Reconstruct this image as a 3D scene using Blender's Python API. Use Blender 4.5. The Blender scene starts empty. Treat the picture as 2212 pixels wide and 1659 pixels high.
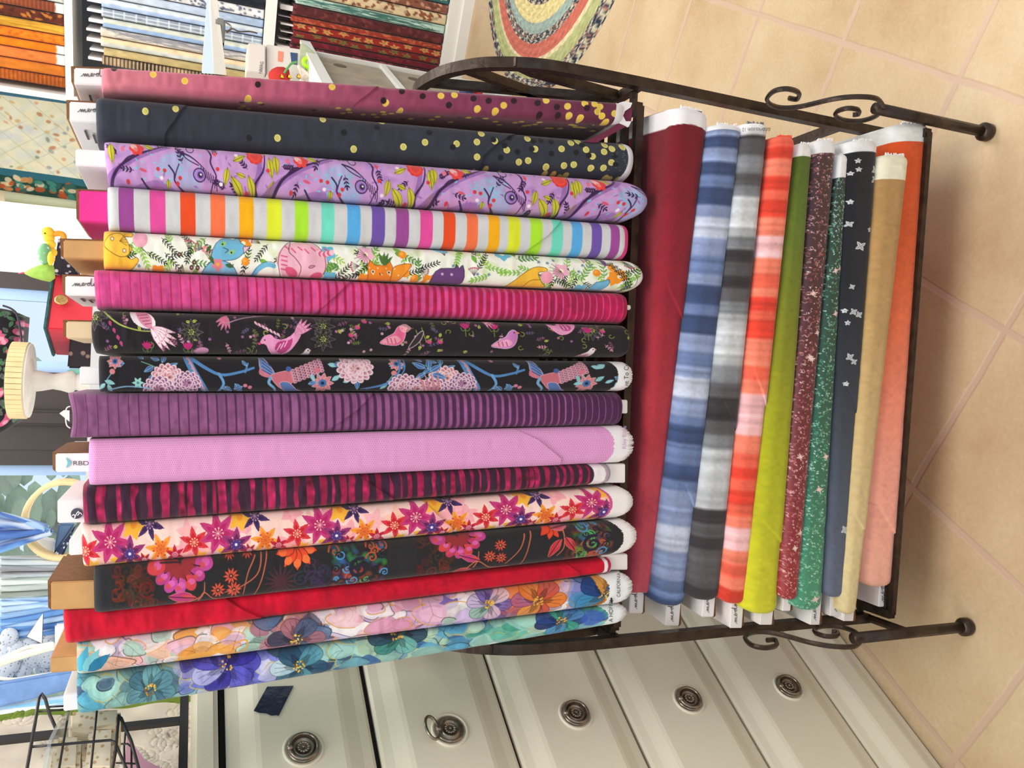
import bpy, math, random
import numpy as np
from mathutils import Vector, Matrix

# ---------------------------------------------------------------- camera
FOC = 1765.63
CAM_Z = 1.1073
WM = np.array([[0.0407980, -0.9991674, 0.0],
               [-0.3756903, -0.0153403, 0.9266183],
               [-0.9258468, -0.0378041, -0.3760034]])     # columns: photo right, photo down, view direction
cam_data = bpy.data.cameras.new('camera')
cam_data.sensor_fit = 'HORIZONTAL'
cam_data.sensor_width = 36.0
cam_data.lens = 36.0 * FOC / 2212.0
cam_data.clip_start = 0.05
cam = bpy.data.objects.new('camera', cam_data)
bpy.context.scene.collection.objects.link(cam)
_m = Matrix(((WM[0][0], -WM[0][1], -WM[0][2]), (WM[1][0], -WM[1][1], -WM[1][2]), (WM[2][0], -WM[2][1], -WM[2][2])))
cam.matrix_world = Matrix.Translation((0, 0, CAM_Z)) @ _m.to_4x4()
bpy.context.scene.camera = cam

# ---------------------------------------------------------------- colour management, daylight, lamps
SC = bpy.context.scene
SC.view_settings.view_transform = 'Standard'
SC.view_settings.look = 'None'
SC.view_settings.gamma = 1.0
SC.view_settings.use_curve_mapping = False
SC.view_settings.exposure = 0.16
world = bpy.data.worlds.new('daylight')
SC.world = world
world.use_nodes = True
wn = world.node_tree.nodes
wn['Background'].inputs[0].default_value = (0.80, 0.90, 1.0, 1)
wn['Background'].inputs[1].default_value = 0.95

def area(name, loc, target, size, sizey, power, col):
    l = bpy.data.lights.new(name, 'AREA'); l.shape = 'RECTANGLE'
    l.size = size; l.size_y = sizey; l.energy = power; l.color = col
    o = bpy.data.objects.new(name, l); SC.collection.objects.link(o)
    o.location = loc
    o.rotation_euler = (Vector(target) - Vector(loc)).to_track_quat('-Z', 'Y').to_euler()
    return o
area('ceiling_area_light', (0.25, 0.25, 2.62), (0.25, 0.55, 0.0), 1.5, 1.0, 30, (1.0, 0.96, 0.91))
area('ceiling_area_light', (1.7, 1.9, 2.62), (1.7, 2.1, 0.0), 1.2, 1.2, 34, (1.0, 0.95, 0.88))
area('ceiling_area_light', (-1.5, 0.1, 2.62), (-1.2, 0.3, 0.0), 1.2, 1.2, 20, (1.0, 0.96, 0.91))
area('ceiling_area_light', (0.15, 2.35, 2.62), (0.3, 3.0, 1.2), 1.2, 1.2, 46, (1.0, 0.96, 0.90))  # extra lamp added to brighten the back wall and the wall quilt

C0 = np.array([0.0, 0.0, CAM_Z])
def ray(x, y):
    return WM @ np.array([(x - 1106) / FOC, (y - 829.5) / FOC, 1.0])
def on_y(x, y, Y):
    d = ray(x, y); return C0 + d * (Y / d[1])
def on_z(x, y, z):
    d = ray(x, y); return C0 + d * ((z - CAM_Z) / d[2])
def on_x(x, y, X):
    d = ray(x, y); return C0 + d * (X / d[0])
def on_plane(x, y, a, n):
    d = ray(x, y); return C0 + d * (((a - C0) @ n) / (d @ n))
def depth(P):
    return (WM.T @ (np.array(P) - C0))[2]

# ---------------------------------------------------------------- object helpers
COL = SC.collection
def s2l(c):
    c = np.asarray(c, float) / 255.0
    return np.where(c <= 0.04045, c / 12.92, ((c + 0.055) / 1.055) ** 2.4)
def rgba(c):
    r = s2l(c); return (float(r[0]), float(r[1]), float(r[2]), 1.0)

def thing(name, label, cat, loc=(0, 0, 0), group=None, kind=None):
    o = bpy.data.objects.new(name, None); COL.objects.link(o)
    o.location = tuple(float(v) for v in loc); o.empty_display_size = 0.05
    o['label'] = label; o['category'] = cat
    if group: o['group'] = group
    if kind: o['kind'] = kind
    return o
def tag(o, label=None, cat=None, group=None, kind=None):
    if label: o['label'] = label
    if cat: o['category'] = cat
    if group: o['group'] = group
    if kind: o['kind'] = kind
    return o
def link_mesh(name, me, mat, parent=None, smooth=True):
    o = bpy.data.objects.new(name, me); COL.objects.link(o)
    if mat is not None: me.materials.append(mat)
    if smooth: me.shade_smooth()
    if parent is not None:
        bl = parent.location.copy(); pp = parent.parent
        while pp is not None:
            bl = bl + pp.location; pp = pp.parent
        me.transform(Matrix.Translation(-bl))
        o.parent = parent
    return o
class MB:
    def __init__(s): s.v = []; s.f = []
    def add(s, vs, fs):
        b = len(s.v); s.v += [tuple(float(c) for c in v) for v in vs]
        s.f += [tuple(b + i for i in f) for f in fs]; return s
    def hexa(s, p):      # 8 points: bottom ring 0-3, top ring 4-7
        return s.add(p, [(3, 2, 1, 0), (4, 5, 6, 7), (0, 1, 5, 4), (1, 2, 6, 5), (2, 3, 7, 6), (3, 0, 4, 7)])
    def box(s, c, sz):
        c = np.array(c, float); h = np.array(sz, float) / 2
        p = [c + h * np.array(q) for q in ((-1,-1,-1),(1,-1,-1),(1,1,-1),(-1,1,-1),(-1,-1,1),(1,-1,1),(1,1,1),(-1,1,1))]
        return s.hexa(p)
    def extr(s, quad, vec):   # quad (4 pts) extruded by vec
        q = [np.array(a, float) for a in quad]; v = np.array(vec, float)
        return s.hexa(q + [a + v for a in q])
    def prism(s, pts, vec):
        n = len(pts); v = np.array(vec, float)
        P = [np.array(a, float) for a in pts]
        return s.add(P + [a + v for a in P], [tuple(range(n))[::-1], tuple(range(n, 2 * n))] + [(i, (i + 1) % n, n + (i + 1) % n, n + i) for i in range(n)])
    def tube(s, pts, r, seg=8, r2=None, up=None, closed=False):
        P = [np.array(p, float) for p in pts]; n = len(P)
        rr = r if hasattr(r, '__len__') else [r] * n
        rows = []; prev = None
        for i in range(n):
            if closed: t = P[(i + 1) % n] - P[i - 1]
            else: t = P[min(i + 1, n - 1)] - P[max(i - 1, 0)]
            t = t / (np.linalg.norm(t) + 1e-12)
            if up is not None: a = np.cross(t, up)
            elif prev is None:
                a = np.cross(t, (0, 0, 1.0))
                if np.linalg.norm(a) < .2: a = np.cross(t, (0, 1.0, 0))
            else: a = prev - t * (prev @ t)
            a = a / (np.linalg.norm(a) + 1e-12); prev = a; b = np.cross(t, a)
            k = (r2 if r2 is not None else rr[i])
            if seg == 4:
                cs = [(1, 1), (-1, 1), (-1, -1), (1, -1)]
            else:
                cs = [(math.cos(2 * math.pi * j / seg), math.sin(2 * math.pi * j / seg)) for j in range(seg)]
            rows.append([P[i] + a * rr[i] * c + b * k * d for c, d in cs])
        vs = [v for row in rows for v in row]; fs = []
        m = n if closed else n - 1
        for i in range(m):
            i2 = (i + 1) % n
            for j in range(seg):
                j2 = (j + 1) % seg
                fs.append((i * seg + j, i * seg + j2, i2 * seg + j2, i2 * seg + j))
        if not closed:
            fs.append(tuple(range(seg))[::-1]); fs.append(tuple((n - 1) * seg + j for j in range(seg)))
        return s.add(vs, fs)
    def lathe(s, prof, c, axis=(0, 0, 1), seg=24):
        ax = Vector(axis).normalized(); q = Vector((0, 0, 1)).rotation_difference(ax).to_matrix()
        c = Vector(tuple(float(k) for k in c)); vs = []; fs = []
        for (r, h) in prof:
            for j in range(seg):
                a = 2 * math.pi * j / seg
                vs.append(c + q @ Vector((r * math.cos(a), r * math.sin(a), h)))
        for i in range(len(prof) - 1):
            for j in range(seg):
                j2 = (j + 1) % seg
                fs.append((i * seg + j, i * seg + j2, (i + 1) * seg + j2, (i + 1) * seg + j))
        fs.append(tuple(range(seg))[::-1]); fs.append(tuple((len(prof) - 1) * seg + j for j in range(seg)))
        return s.add(vs, fs)
    def ball(s, c, r, seg=14, rings=9, sc=(1, 1, 1)):
        c = np.array(c, float); vs = []; fs = []
        for i in range(rings + 1):
            th = math.pi * i / rings
            for j in range(seg):
                a = 2 * math.pi * j / seg
                vs.append(c + r * np.array([math.sin(th) * math.cos(a) * sc[0], math.sin(th) * math.sin(a) * sc[1], math.cos(th) * sc[2]]))
        for i in range(rings):
            for j in range(seg):
                j2 = (j + 1) % seg
                fs.append((i * seg + j, (i + 1) * seg + j, (i + 1) * seg + j2, i * seg + j2))
        return s.add(vs, fs)
    def build(s, name, mat, parent=None, smooth=False, bevel=0, label=None):
        me = bpy.data.meshes.new(name); me.from_pydata(s.v, [], s.f); me.validate()
        if bevel or True:
            import bmesh
            bm = bmesh.new(); bm.from_mesh(me)
            bmesh.ops.remove_doubles(bm, verts=bm.verts, dist=1e-6)
            bmesh.ops.recalc_face_normals(bm, faces=bm.faces)
            if bevel:
                bmesh.ops.bevel(bm, geom=[e for e in bm.edges if len(e.link_faces) == 2 and e.calc_face_angle(0) > .5], offset=bevel, segments=2, affect='EDGES', clamp_overlap=True)
            bm.to_mesh(me); bm.free()
        o = link_mesh(name, me, mat, parent, smooth)
        if label: o['label'] = label
        return o

def smooth_line(pts, n=6, closed=False):
    P = [np.array(p, float) for p in pts]; out = []; N = len(P)
    if N < 3: return P
    rng = range(N if closed else N - 1)
    for i in rng:
        g = (lambda k: P[k % N]) if closed else (lambda k: P[min(max(k, 0), N - 1)])
        a, b, c, d = g(i - 1), g(i), g(i + 1), g(i + 2)
        for j in range(n):
            t = j / n
            out.append(.5 * ((2 * b) + (-a + c) * t + (2 * a - 5 * b + 4 * c - d) * t * t + (-a + 3 * b - 3 * c + d) * t ** 3))
    if not closed: out.append(P[-1])
    return out

# ---------------------------------------------------------------- materials (all procedural)
def mat(name, c, rough=.6, metal=0, spec=.5, noise=0, nscale=30, bump=0, bscale=80, emit=0, alpha=1, sheen=0):
    m = bpy.data.materials.new(name); m.use_nodes = True; nt = m.node_tree; b = nt.nodes['Principled BSDF']
    b.inputs['Base Color'].default_value = rgba(c); b.inputs['Roughness'].default_value = rough
    b.inputs['Metallic'].default_value = metal; b.inputs['Specular IOR Level'].default_value = spec
    if sheen: b.inputs['Sheen Weight'].default_value = sheen
    if emit:
        b.inputs['Emission Color'].default_value = rgba(c); b.inputs['Emission Strength'].default_value = emit
    if alpha < 1: b.inputs['Alpha'].default_value = alpha
    tc = nt.nodes.new('ShaderNodeTexCoord')
    if noise:
        nz = nt.nodes.new('ShaderNodeTexNoise'); nz.inputs['Scale'].default_value = nscale; nz.inputs['Detail'].default_value = 5
        nt.links.new(tc.outputs['Object'], nz.inputs['Vector'])
        mp = nt.nodes.new('ShaderNodeMapRange'); mp.inputs['From Min'].default_value = .3; mp.inputs['From Max'].default_value = .7
        mp.inputs['To Min'].default_value = 1 - noise; mp.inputs['To Max'].default_value = 1 + noise
        nt.links.new(nz.outputs['Fac'], mp.inputs['Value'])
        mx = nt.nodes.new('ShaderNodeMix'); mx.data_type = 'RGBA'; mx.blend_type = 'MULTIPLY'; mx.inputs['Factor'].default_value = 1
        mx.inputs['A'].default_value = rgba(c); nt.links.new(mp.outputs['Result'], mx.inputs['B'])
        nt.links.new(mx.outputs['Result'], b.inputs['Base Color'])
    if bump:
        n2 = nt.nodes.new('ShaderNodeTexNoise'); n2.inputs['Scale'].default_value = bscale; n2.inputs['Detail'].default_value = 4
        nt.links.new(tc.outputs['Object'], n2.inputs['Vector'])
        bp = nt.nodes.new('ShaderNodeBump'); bp.inputs['Strength'].default_value = bump; bp.inputs['Distance'].default_value = .002
        nt.links.new(n2.outputs['Fac'], bp.inputs['Height']); nt.links.new(bp.outputs['Normal'], b.inputs['Normal'])
    return m
def attr_mat(name, rough=.85, spec=.25, weave=.25, wscale=1400, metal=0, sheen=.15):
    m = bpy.data.materials.new(name); m.use_nodes = True; nt = m.node_tree; b = nt.nodes['Principled BSDF']
    a = nt.nodes.new('ShaderNodeAttribute'); a.attribute_name = 'print'
    b.inputs['Roughness'].default_value = rough; b.inputs['Specular IOR Level'].default_value = spec
    b.inputs['Metallic'].default_value = metal; b.inputs['Sheen Weight'].default_value = sheen
    tc = nt.nodes.new('ShaderNodeTexCoord')
    nz = nt.nodes.new('ShaderNodeTexNoise'); nz.inputs['Scale'].default_value = wscale; nz.inputs['Detail'].default_value = 2
    nt.links.new(tc.outputs['Object'], nz.inputs['Vector'])
    mp = nt.nodes.new('ShaderNodeMapRange'); mp.inputs['To Min'].default_value = .88; mp.inputs['To Max'].default_value = 1.12
    nt.links.new(nz.outputs['Fac'], mp.inputs['Value'])
    mx = nt.nodes.new('ShaderNodeMix'); mx.data_type = 'RGBA'; mx.blend_type = 'MULTIPLY'; mx.inputs['Factor'].default_value = 1
    nt.links.new(a.outputs['Color'], mx.inputs['A']); nt.links.new(mp.outputs['Result'], mx.inputs['B'])
    nt.links.new(mx.outputs['Result'], b.inputs['Base Color'])
    bp = nt.nodes.new('ShaderNodeBump'); bp.inputs['Strength'].default_value = weave; bp.inputs['Distance'].default_value = .0006
    nt.links.new(nz.outputs['Fac'], bp.inputs['Height']); nt.links.new(bp.outputs['Normal'], b.inputs['Normal'])
    return m
M_FAB = attr_mat('cotton_print')
M_SPARK = attr_mat('metallic_cotton_print', rough=.55, spec=.6)
M_WHITE = mat('white_board', (236, 232, 232), .55, noise=.03, nscale=8)
M_KRAFT = mat('brown_cardboard', (198, 152, 98), .8, noise=.06, nscale=60)
M_KRAFTD = mat('cardboard_flutes', (120, 82, 50), .9, noise=.2, nscale=200)
M_INK = mat('printed_ink', (70, 68, 72), .6)
M_INKB = mat('black_ink', (28, 28, 32), .6)
M_IRON = mat('bronzed_iron', (58, 46, 38), .38, metal=.55, noise=.45, nscale=55, bump=.4, bscale=120)

def text_obj(name, s, org, xdir, ydir, size, m, parent=None, squash=1.0, off=.0006, thick=.0002):
    cu = bpy.data.curves.new(name, 'FONT'); cu.body = s; cu.size = 1.0; cu.extrude = 0.0
    to = bpy.data.objects.new(name, cu); COL.objects.link(to)
    bpy.context.view_layer.update()
    me = bpy.data.meshes.new_from_object(to.evaluated_get(bpy.context.evaluated_depsgraph_get()))
    bpy.data.objects.remove(to)
    X = Vector(tuple(map(float, xdir))).normalized(); Yv = Vector(tuple(map(float, ydir))).normalized(); Z = X.cross(Yv)
    T = Matrix(((X.x * size * squash, Yv.x * size, Z.x, org[0]), (X.y * size * squash, Yv.y * size, Z.y, org[1]), (X.z * size * squash, Yv.z * size, Z.z, org[2]), (0, 0, 0, 1)))
    me.transform(T)
    me.name = name
    me.materials.clear()
    return link_mesh(name, me, m, parent, smooth=False)
def script_stroke(name, pts2, org, xdir, ydir, size, w, m, parent):
    X = np.array(xdir, float); X /= np.linalg.norm(X); Yv = np.array(ydir, float); Yv /= np.linalg.norm(Yv)
    P = [np.array(org) + X * p[0] * size + Yv * p[1] * size for p in smooth_line([(a, b, 0) for a, b in pts2], 4)]
    return MB().tube(P, w, 5).build(name, m, parent)
MODA = [(0, .1), (.35, .3), (.7, .75), (.75, .1), (1.05, .75), (1.2, .1), (1.5, .75), (1.62, .1), (2.0, .2), (2.5, .65), (2.3, .85), (2.1, .5), (2.35, .12), (2.75, .4), (2.8, .7), (3.3, .6), (3.75, .7), (3.5, .85), (3.2, .5), (3.4, .12), (3.75, .4), (4.05, 1.9), (3.95, .7), (4.1, .1), (4.5, .3), (5.0, .7), (4.75, .85), (4.5, .5), (4.65, .12), (4.95, .4), (5.05, .75), (5.05, .15), (5.5, .3)]

# ---------------------------------------------------------------- painting prints onto fine cloth grids
class Canvas:
    """colour grid in cloth space: u along the bolt, v across it (photo pixels), k samples per unit, m wrap margin"""
    def __init__(s, L, W, base, k=.8, m=26, seed=1):
        s.L, s.W, s.k, s.m = L, W, k, m
        s.nu = int(L * k) + 1; s.nv = int((W + 2 * m) * k) + 1
        s.U, s.V = np.meshgrid(np.linspace(0, L, s.nu), np.linspace(-m, W + m, s.nv), indexing='ij')
        s.A = np.empty((s.nu, s.nv, 3)); s.A[:] = np.array(base, float)
        s.rng = random.Random(seed)
    def box(s, u0, u1, v0, v1):
        i0 = max(0, int(u0 * s.k)); i1 = min(s.nu, int(u1 * s.k) + 2)
        j0 = max(0, int((v0 + s.m) * s.k)); j1 = min(s.nv, int((v1 + s.m) * s.k) + 2)
        if i0 >= i1 or j0 >= j1: return None
        return (slice(i0, i1), slice(j0, j1))
    def put(s, b, al, col):
        al = al[..., None]; s.A[b] = s.A[b] * (1 - al) + np.array(col, float) * al
    def grad(s, stops):      # along u, list of (u, colour)
        us = [a for a, _ in stops]; cs = np.array([c for _, c in stops], float)
        for i in range(3): s.A[..., i] = np.interp(s.U, us, cs[:, i])
    def ell(s, u, v, ru, rv=None, ang=0, col=(0, 0, 0), a=1, soft=1.0):
        rv = rv or ru; R = max(ru, rv) + soft + 1; b = s.box(u - R, u + R, v - R, v + R)
        if not b: return
        du = s.U[b] - u; dv = s.V[b] - v; c, n = math.cos(ang), math.sin(ang)
        x = (du * c + dv * n) / ru; y = (-du * n + dv * c) / rv
        d = (1 - np.sqrt(x * x + y * y)) * min(ru, rv)
        s.put(b, np.clip(d / soft + .5, 0, 1) * a, col)
    def ring(s, u, v, r, w, col, a=1):
        R = r + w + 2; b = s.box(u - R, u + R, v - R, v + R)
        if not b: return
        d = np.abs(np.hypot(s.U[b] - u, s.V[b] - v) - r)
        s.put(b, np.clip(w / 2 - d + .5, 0, 1) * a, col)
    def line(s, pts, w, col, a=1, w2=None, sm=5):
        P = smooth_line([(p[0], p[1], 0) for p in pts], sm) if len(pts) > 2 and sm else [np.array((p[0], p[1], 0.)) for p in pts]
        n = len(P)
        us = [p[0] for p in P]; vs = [p[1] for p in P]; W = max(w, w2 or w) + 2
        b = s.box(min(us) - W, max(us) + W, min(vs) - W, max(vs) + W)
        if not b: return
        Ub, Vb = s.U[b], s.V[b]; best = np.zeros(Ub.shape)
        for i in range(n - 1):
            ax, ay = P[i][:2]; dx, dy = P[i + 1][0] - ax, P[i + 1][1] - ay; q = dx * dx + dy * dy + 1e-9
            t = np.clip(((Ub - ax) * dx + (Vb - ay) * dy) / q, 0, 1)
            d = np.hypot(Ub - ax - t * dx, Vb - ay - t * dy)
            ww = w + ((w2 if w2 is not None else w) - w) * (i + t) / (n - 1)
            best = np.maximum(best, np.clip(ww / 2 - d + .5, 0, 1))
        s.put(b, best * a, col)
    def poly(s, pts, col, a=1, sm=0, out=None, ow=1.2):
        P = smooth_line([(p[0], p[1], 0) for p in pts], sm, True) if sm else [(p[0], p[1]) for p in pts]
        us = [p[0] for p in P]; vs = [p[1] for p in P]
        b = s.box(min(us) - 1, max(us) + 1, min(vs) - 1, max(vs) + 1)
        if b:
            Ub, Vb = s.U[b], s.V[b]; ins = np.zeros(Ub.shape, bool); n = len(P)
            for i in range(n):
                x1, y1 = P[i][0], P[i][1]; x2, y2 = P[(i + 1) % n][0], P[(i + 1) % n][1]
                if y1 == y2: continue
                c = ((Vb < y1) != (Vb < y2)) & (Ub < (x2 - x1) * (Vb - y1) / (y2 - y1) + x1); ins ^= c
            s.put(b, ins * a, col)
        if out is not None:
            s.line([(p[0], p[1]) for p in P] + [(P[0][0], P[0][1])], ow, out, sm=0)
    def leaf(s, u, v, ln, wd, ang, col, a=1, vein=None, out=None):
        """leaf with its stalk end at u, v"""
        c, n = math.cos(ang), math.sin(ang); pts = []
        prof = [(0, 0), (.2, .75), (.45, 1), (.75, .6), (1, 0), (.75, -.6), (.45, -1), (.2, -.75)]
        for p, q in prof: pts.append((u + ln * p * c - wd / 2 * q * n, v + ln * p * n + wd / 2 * q * c))
        s.poly(pts, col, a, out=out, ow=1.0)
        if vein is not None: s.line([(u, v), (u + ln * .9 * c, v + ln * .9 * n)], 1.0, vein, sm=0)
    def flower(s, u, v, r, n, col, cc, wd=.55, rot=0, a=1, vein=None, rc=.22, c2=None, out=None):
        for i in range(n):
            an = rot + 2 * math.pi * i / n
            s.leaf(u, v, r, r * wd, an, col if not c2 or i % 2 == 0 else c2, a, vein, out)
        s.ell(u, v, r * rc, col=cc)
    def sprig(s, u, v, ln, ang, n, lw, ll, col, stem=None, both=True):
        c, q = math.cos(ang), math.sin(ang)
        s.line([(u, v), (u + ln * c, v + ln * q)], 1.1, stem or col, sm=0)
        for i in range(n):
            t = (i + .6) / n; x, y = u + ln * t * c, v + ln * t * q
            s.leaf(x, y, ll, lw, ang + .8, col)
            if both: s.leaf(x, y, ll, lw, ang - .8, col)
        s.leaf(u + ln * c, v + ln * q, ll, lw, ang, col)
    def noise(s, amp, scale, seed=0, aniso=1):
        r = np.random.RandomState(seed); h, w = s.A.shape[:2]
        gh, gw = max(2, int(s.L / scale) + 2), max(2, int((s.W + 2 * s.m) * aniso / scale) + 2)
        g = r.randn(gh, gw); x = np.linspace(0, gh - 1.001, h); y = np.linspace(0, gw - 1.001, w)
        xi, yi = x.astype(int), y.astype(int); fx, fy = (x - xi)[:, None], (y - yi)[None]
        fx = fx * fx * (3 - 2 * fx); fy = fy * fy * (3 - 2 * fy)
        z = g[xi][:, yi] * (1 - fx) * (1 - fy) + g[xi + 1][:, yi] * fx * (1 - fy) + g[xi][:, yi + 1] * (1 - fx) * fy + g[xi + 1][:, yi + 1] * fx * fy
        return z * amp
    def mottle(s, amp, scale, seed=0, aniso=1):
        s.A *= (1 + s.noise(amp, scale, seed, aniso))[..., None]; return s
    def band(s, u0, u1, col, curve=0):
        t = (2 * s.V / s.W - 1); sh = curve * np.clip(np.abs(t), 0, 1.3) ** 2
        al = np.clip(s.U - u0 + sh + .5, 0, 1) * np.clip(u1 - s.U - sh + .5, 0, 1)
        s.A = s.A * (1 - al[..., None]) + np.array(col, float) * al[..., None]

def grid_mesh(name, P, colr, m, parent=None, label=None, wrap=False):
    """P (nu,nv,3) points, colr (nu,nv,3) display colours -> mesh with a 'print' colour per vertex"""
    nu, nv = P.shape[:2]
    idx = np.arange(nu * nv).reshape(nu, nv)
    a, b, c, d = idx[:-1, :-1], idx[1:, :-1], idx[1:, 1:], idx[:-1, 1:]
    F = np.stack([a, b, c, d], -1).reshape(-1, 4)
    me = bpy.data.meshes.new(name)
    me.vertices.add(nu * nv); me.vertices.foreach_set('co', P.astype(np.float32).ravel())
    nf = len(F); me.loops.add(nf * 4); me.loops.foreach_set('vertex_index', F.astype(np.int32).ravel())
    me.polygons.add(nf); me.polygons.foreach_set('loop_start', (np.arange(nf) * 4).astype(np.int32))
    try: me.polygons.foreach_set('loop_total', np.full(nf, 4, np.int32))
    except Exception: pass
    me.update(calc_edges=True)
    at = me.color_attributes.new('print', 'FLOAT_COLOR', 'POINT')
    rg = np.ones((nu * nv, 4), np.float32); cc = np.clip(colr.reshape(-1, 3), 0, 255); cc = 255 * (cc / 255) ** 1.10 * TONE; gy = cc.mean(1, keepdims=True); rg[:, :3] = s2l(np.clip(gy + (cc - gy) * .96, 0, 255))
    at.data.foreach_set('color', rg.ravel())
    o = link_mesh(name, me, m, parent)
    if label: o['label'] = label
    return o
TONE = 0.96

def bolt_cloth(name, A0, A1, B0, B1, back, cv, m, parent, bulge=.012, corner=.5, endcurve=0, topcurve=0, folds=(), wrink=0, seed=0, D=.19, fray=0, pix=True, wedge=None, endr=.010):
    """A0->A1 and B0->B1: the two long front edges in the world; back: unit vector away from the viewer"""
    A0, A1, B0, B1, back = [np.array(q, float) for q in (A0, A1, B0, B1, back)]
    nu = cv.nu; s = np.linspace(0, 1, nu)
    ext = 0.0
    V = cv.V[0]; W = cv.W
    t = V / W                                  # 0..1 on the front, outside = sides
    tf = np.clip(t, 0, 1)
    q = np.abs(2 * tf - 1)
    wid = .5 * (np.linalg.norm(B0 - A0) + np.linalg.norm(B1 - A1))
    c0 = corner; z = np.clip((q - c0) / (1 - c0), 0, 1)
    prof = bulge * (1 - np.sqrt(np.clip(1 - z * z, 0, 1))) + bulge * .12 * q ** 2
    side = np.clip(np.abs(t - .5) - .5, 0, None) * wid
    dep = prof + side
    # endpoints bend with the curve of the cloth
    cur_e = endcurve * np.clip(q, 0, 1) ** 2.2; cur_t = topcurve * np.clip(q, 0, 1) ** 2.2
    rs = np.random.RandomState(seed + 5)
    P = np.empty((nu, cv.nv, 3))
    L = cv.L
    S = s[:, None] * np.ones(cv.nv)[None]
    we = np.clip((S - .8) / .2, 0, 1) ** 2; wt = np.clip((.1 - S) / .1, 0, 1) ** 2
    fr = np.zeros(cv.nv)
    if fray:
        fr = fray * np.abs(rs.randn(cv.nv)) * .5
    S2 = S - we * (cur_e + fr)[None] / L + wt * cur_t[None] / L
    def g(S, a, b):
        if not pix: return S
        da, db = depth(a), depth(b); return S * da / (S * da + (1 - S) * db)
    GA = g(S2, A0, A1)[..., None]; GB = g(S2, B0, B1)[..., None]
    PA = A0 + (A1 - A0) * GA; PB = B0 + (B1 - B0) * GB
    P = PA + (PB - PA) * tf[None, :, None]
    Dp = np.repeat(dep[None], nu, 0)
    # soft cloth: long wrinkles and small dents
    if wrink:
        cs = cv.noise(1, 26, seed + 1, .25) * .6 + cv.noise(1, 11, seed + 2, .35) * .4
        Dp = Dp + wrink * cs
    else:
        Dp = Dp + .00035 * cv.noise(1, 60, seed + 1, .5)
    # diagonal overlapping flap: the cloth past the fold line sits lower
    for (pts, h) in folds:
        pts = sorted(pts, key=lambda p: p[1]); (ua, va), (ub, vb) = pts[0], pts[1]; (uc, vc), (ud, vd) = pts[-2], pts[-1]
        pts = [(ua - (ub - ua) * .5, va - 90)] + pts + [(ud + (ud - uc) * .5, vd + 90)]
        lu = np.interp(cv.V, [p[1] for p in pts], [p[0] for p in pts])
        Dp = Dp + h * np.clip((cv.U - lu) / 2.2, 0, 1)
    # rounded ends
    er = endr; Lm = np.linalg.norm(A1 - A0)
    for dist in (S * Lm, (1 - S) * Lm):
        zz = np.clip(1 - dist / er, 0, 1); Dp = Dp + er * .8 * (1 - np.sqrt(np.clip(1 - zz * zz, 0, 1)))
    P = P + back * Dp[..., None]
    # sides run straight back
    rear = np.array([D])
    e0 = P[:, :1] + back * (D - Dp[:, :1, None]); e1 = P[:, -1:] + back * (D - Dp[:, -1:, None])
    P = np.concatenate([e0, P, e1], 1); Cc = np.concatenate([cv.A[:, :1], cv.A, cv.A[:, -1:]], 1)
    # close the ends toward the middle of the roll
    def cap(row, crow):
        mid = (row[0] + row[-1]) / 2
        r2 = row + (mid - row) * .5; r2 = np.where(np.ones_like(row) > 0, r2, r2)
        c2 = np.repeat(mid[None], len(row), 0)
        return r2, c2
    r0, r00 = cap(P[0], None); r1, r11 = cap(P[-1], None)
    P = np.concatenate([r00[None], r0[None], P, r1[None], r11[None]], 0)
    Cc = np.concatenate([Cc[:1], Cc[:1], Cc, Cc[-1:], Cc[-1:]], 0)
    return grid_mesh(name, P, Cc, m, parent)
# ---------------------------------------------------------------- the prints of the standing bolts
R_ = math.radians
def stops(cv, x0, lst): cv.grad([(x - x0, c) for x, c in lst])

def print_mauve():
    c = Canvas(1130, 48, (160, 75, 100), .8, 60); x0 = 218
    stops(c, x0, [(218, (222, 135, 150)), (420, (204, 112, 135)), (620, (184, 92, 120)), (800, (160, 76, 108)), (1000, (140, 62, 95)), (1345, (104, 42, 70))])
    c.mottle(.03, 14, 3)
    def ya(x): return 140 + 78 * (x - 218) / 1127.
    K, G = (52, 22, 38), (238, 202, 84)
    for x, y, q in [(246, 146, K), (330, 160, G), (398, 174, G), (555, 182, K), (536, 210, G), (714, 187, G), (865, 195, K), (910, 206, K), (832, 219, G), (827, 215, K), (868, 236, G), (949, 205, G), (978, 203, G), (968, 225, K), (1019, 211, K), (1052, 216, K), (1030, 233, G), (1069, 238, G), (1085, 226, G), (1106, 216, K), (1157, 221, K), (1165, 246, K), (1175, 215, G), (1199, 230, K), (1204, 247, K), (1222, 228, G), (1228, 248, G), (1253, 253, G), (1258, 222, G), (1263, 232, K), (1279, 223, G), (1291, 229, G), (1287, 240, G), (1298, 249, G), (1324, 244, G), (1330, 258, K), (1310, 262, G)]:
        if q is G: c.ell(x - x0, y - ya(x), 7.2, 7.2, 0, (250, 226, 130)); c.ell(x - x0, y - ya(x), 6.0, 6.2, 0, q)
        else: c.ell(x - x0, y - ya(x), 6.6, 6.8, 0, q)
    r = random.Random(4)
    for i in range(62):
        u = 1130 * r.random() ** .42; v = 52 + r.random() * 50
        c.ell(u, v, 6.3, 6.3, 0, G if r.random() < .7 else K)
    c.band(1108, 1140, (232, 228, 230), 0)
    return c
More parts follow.
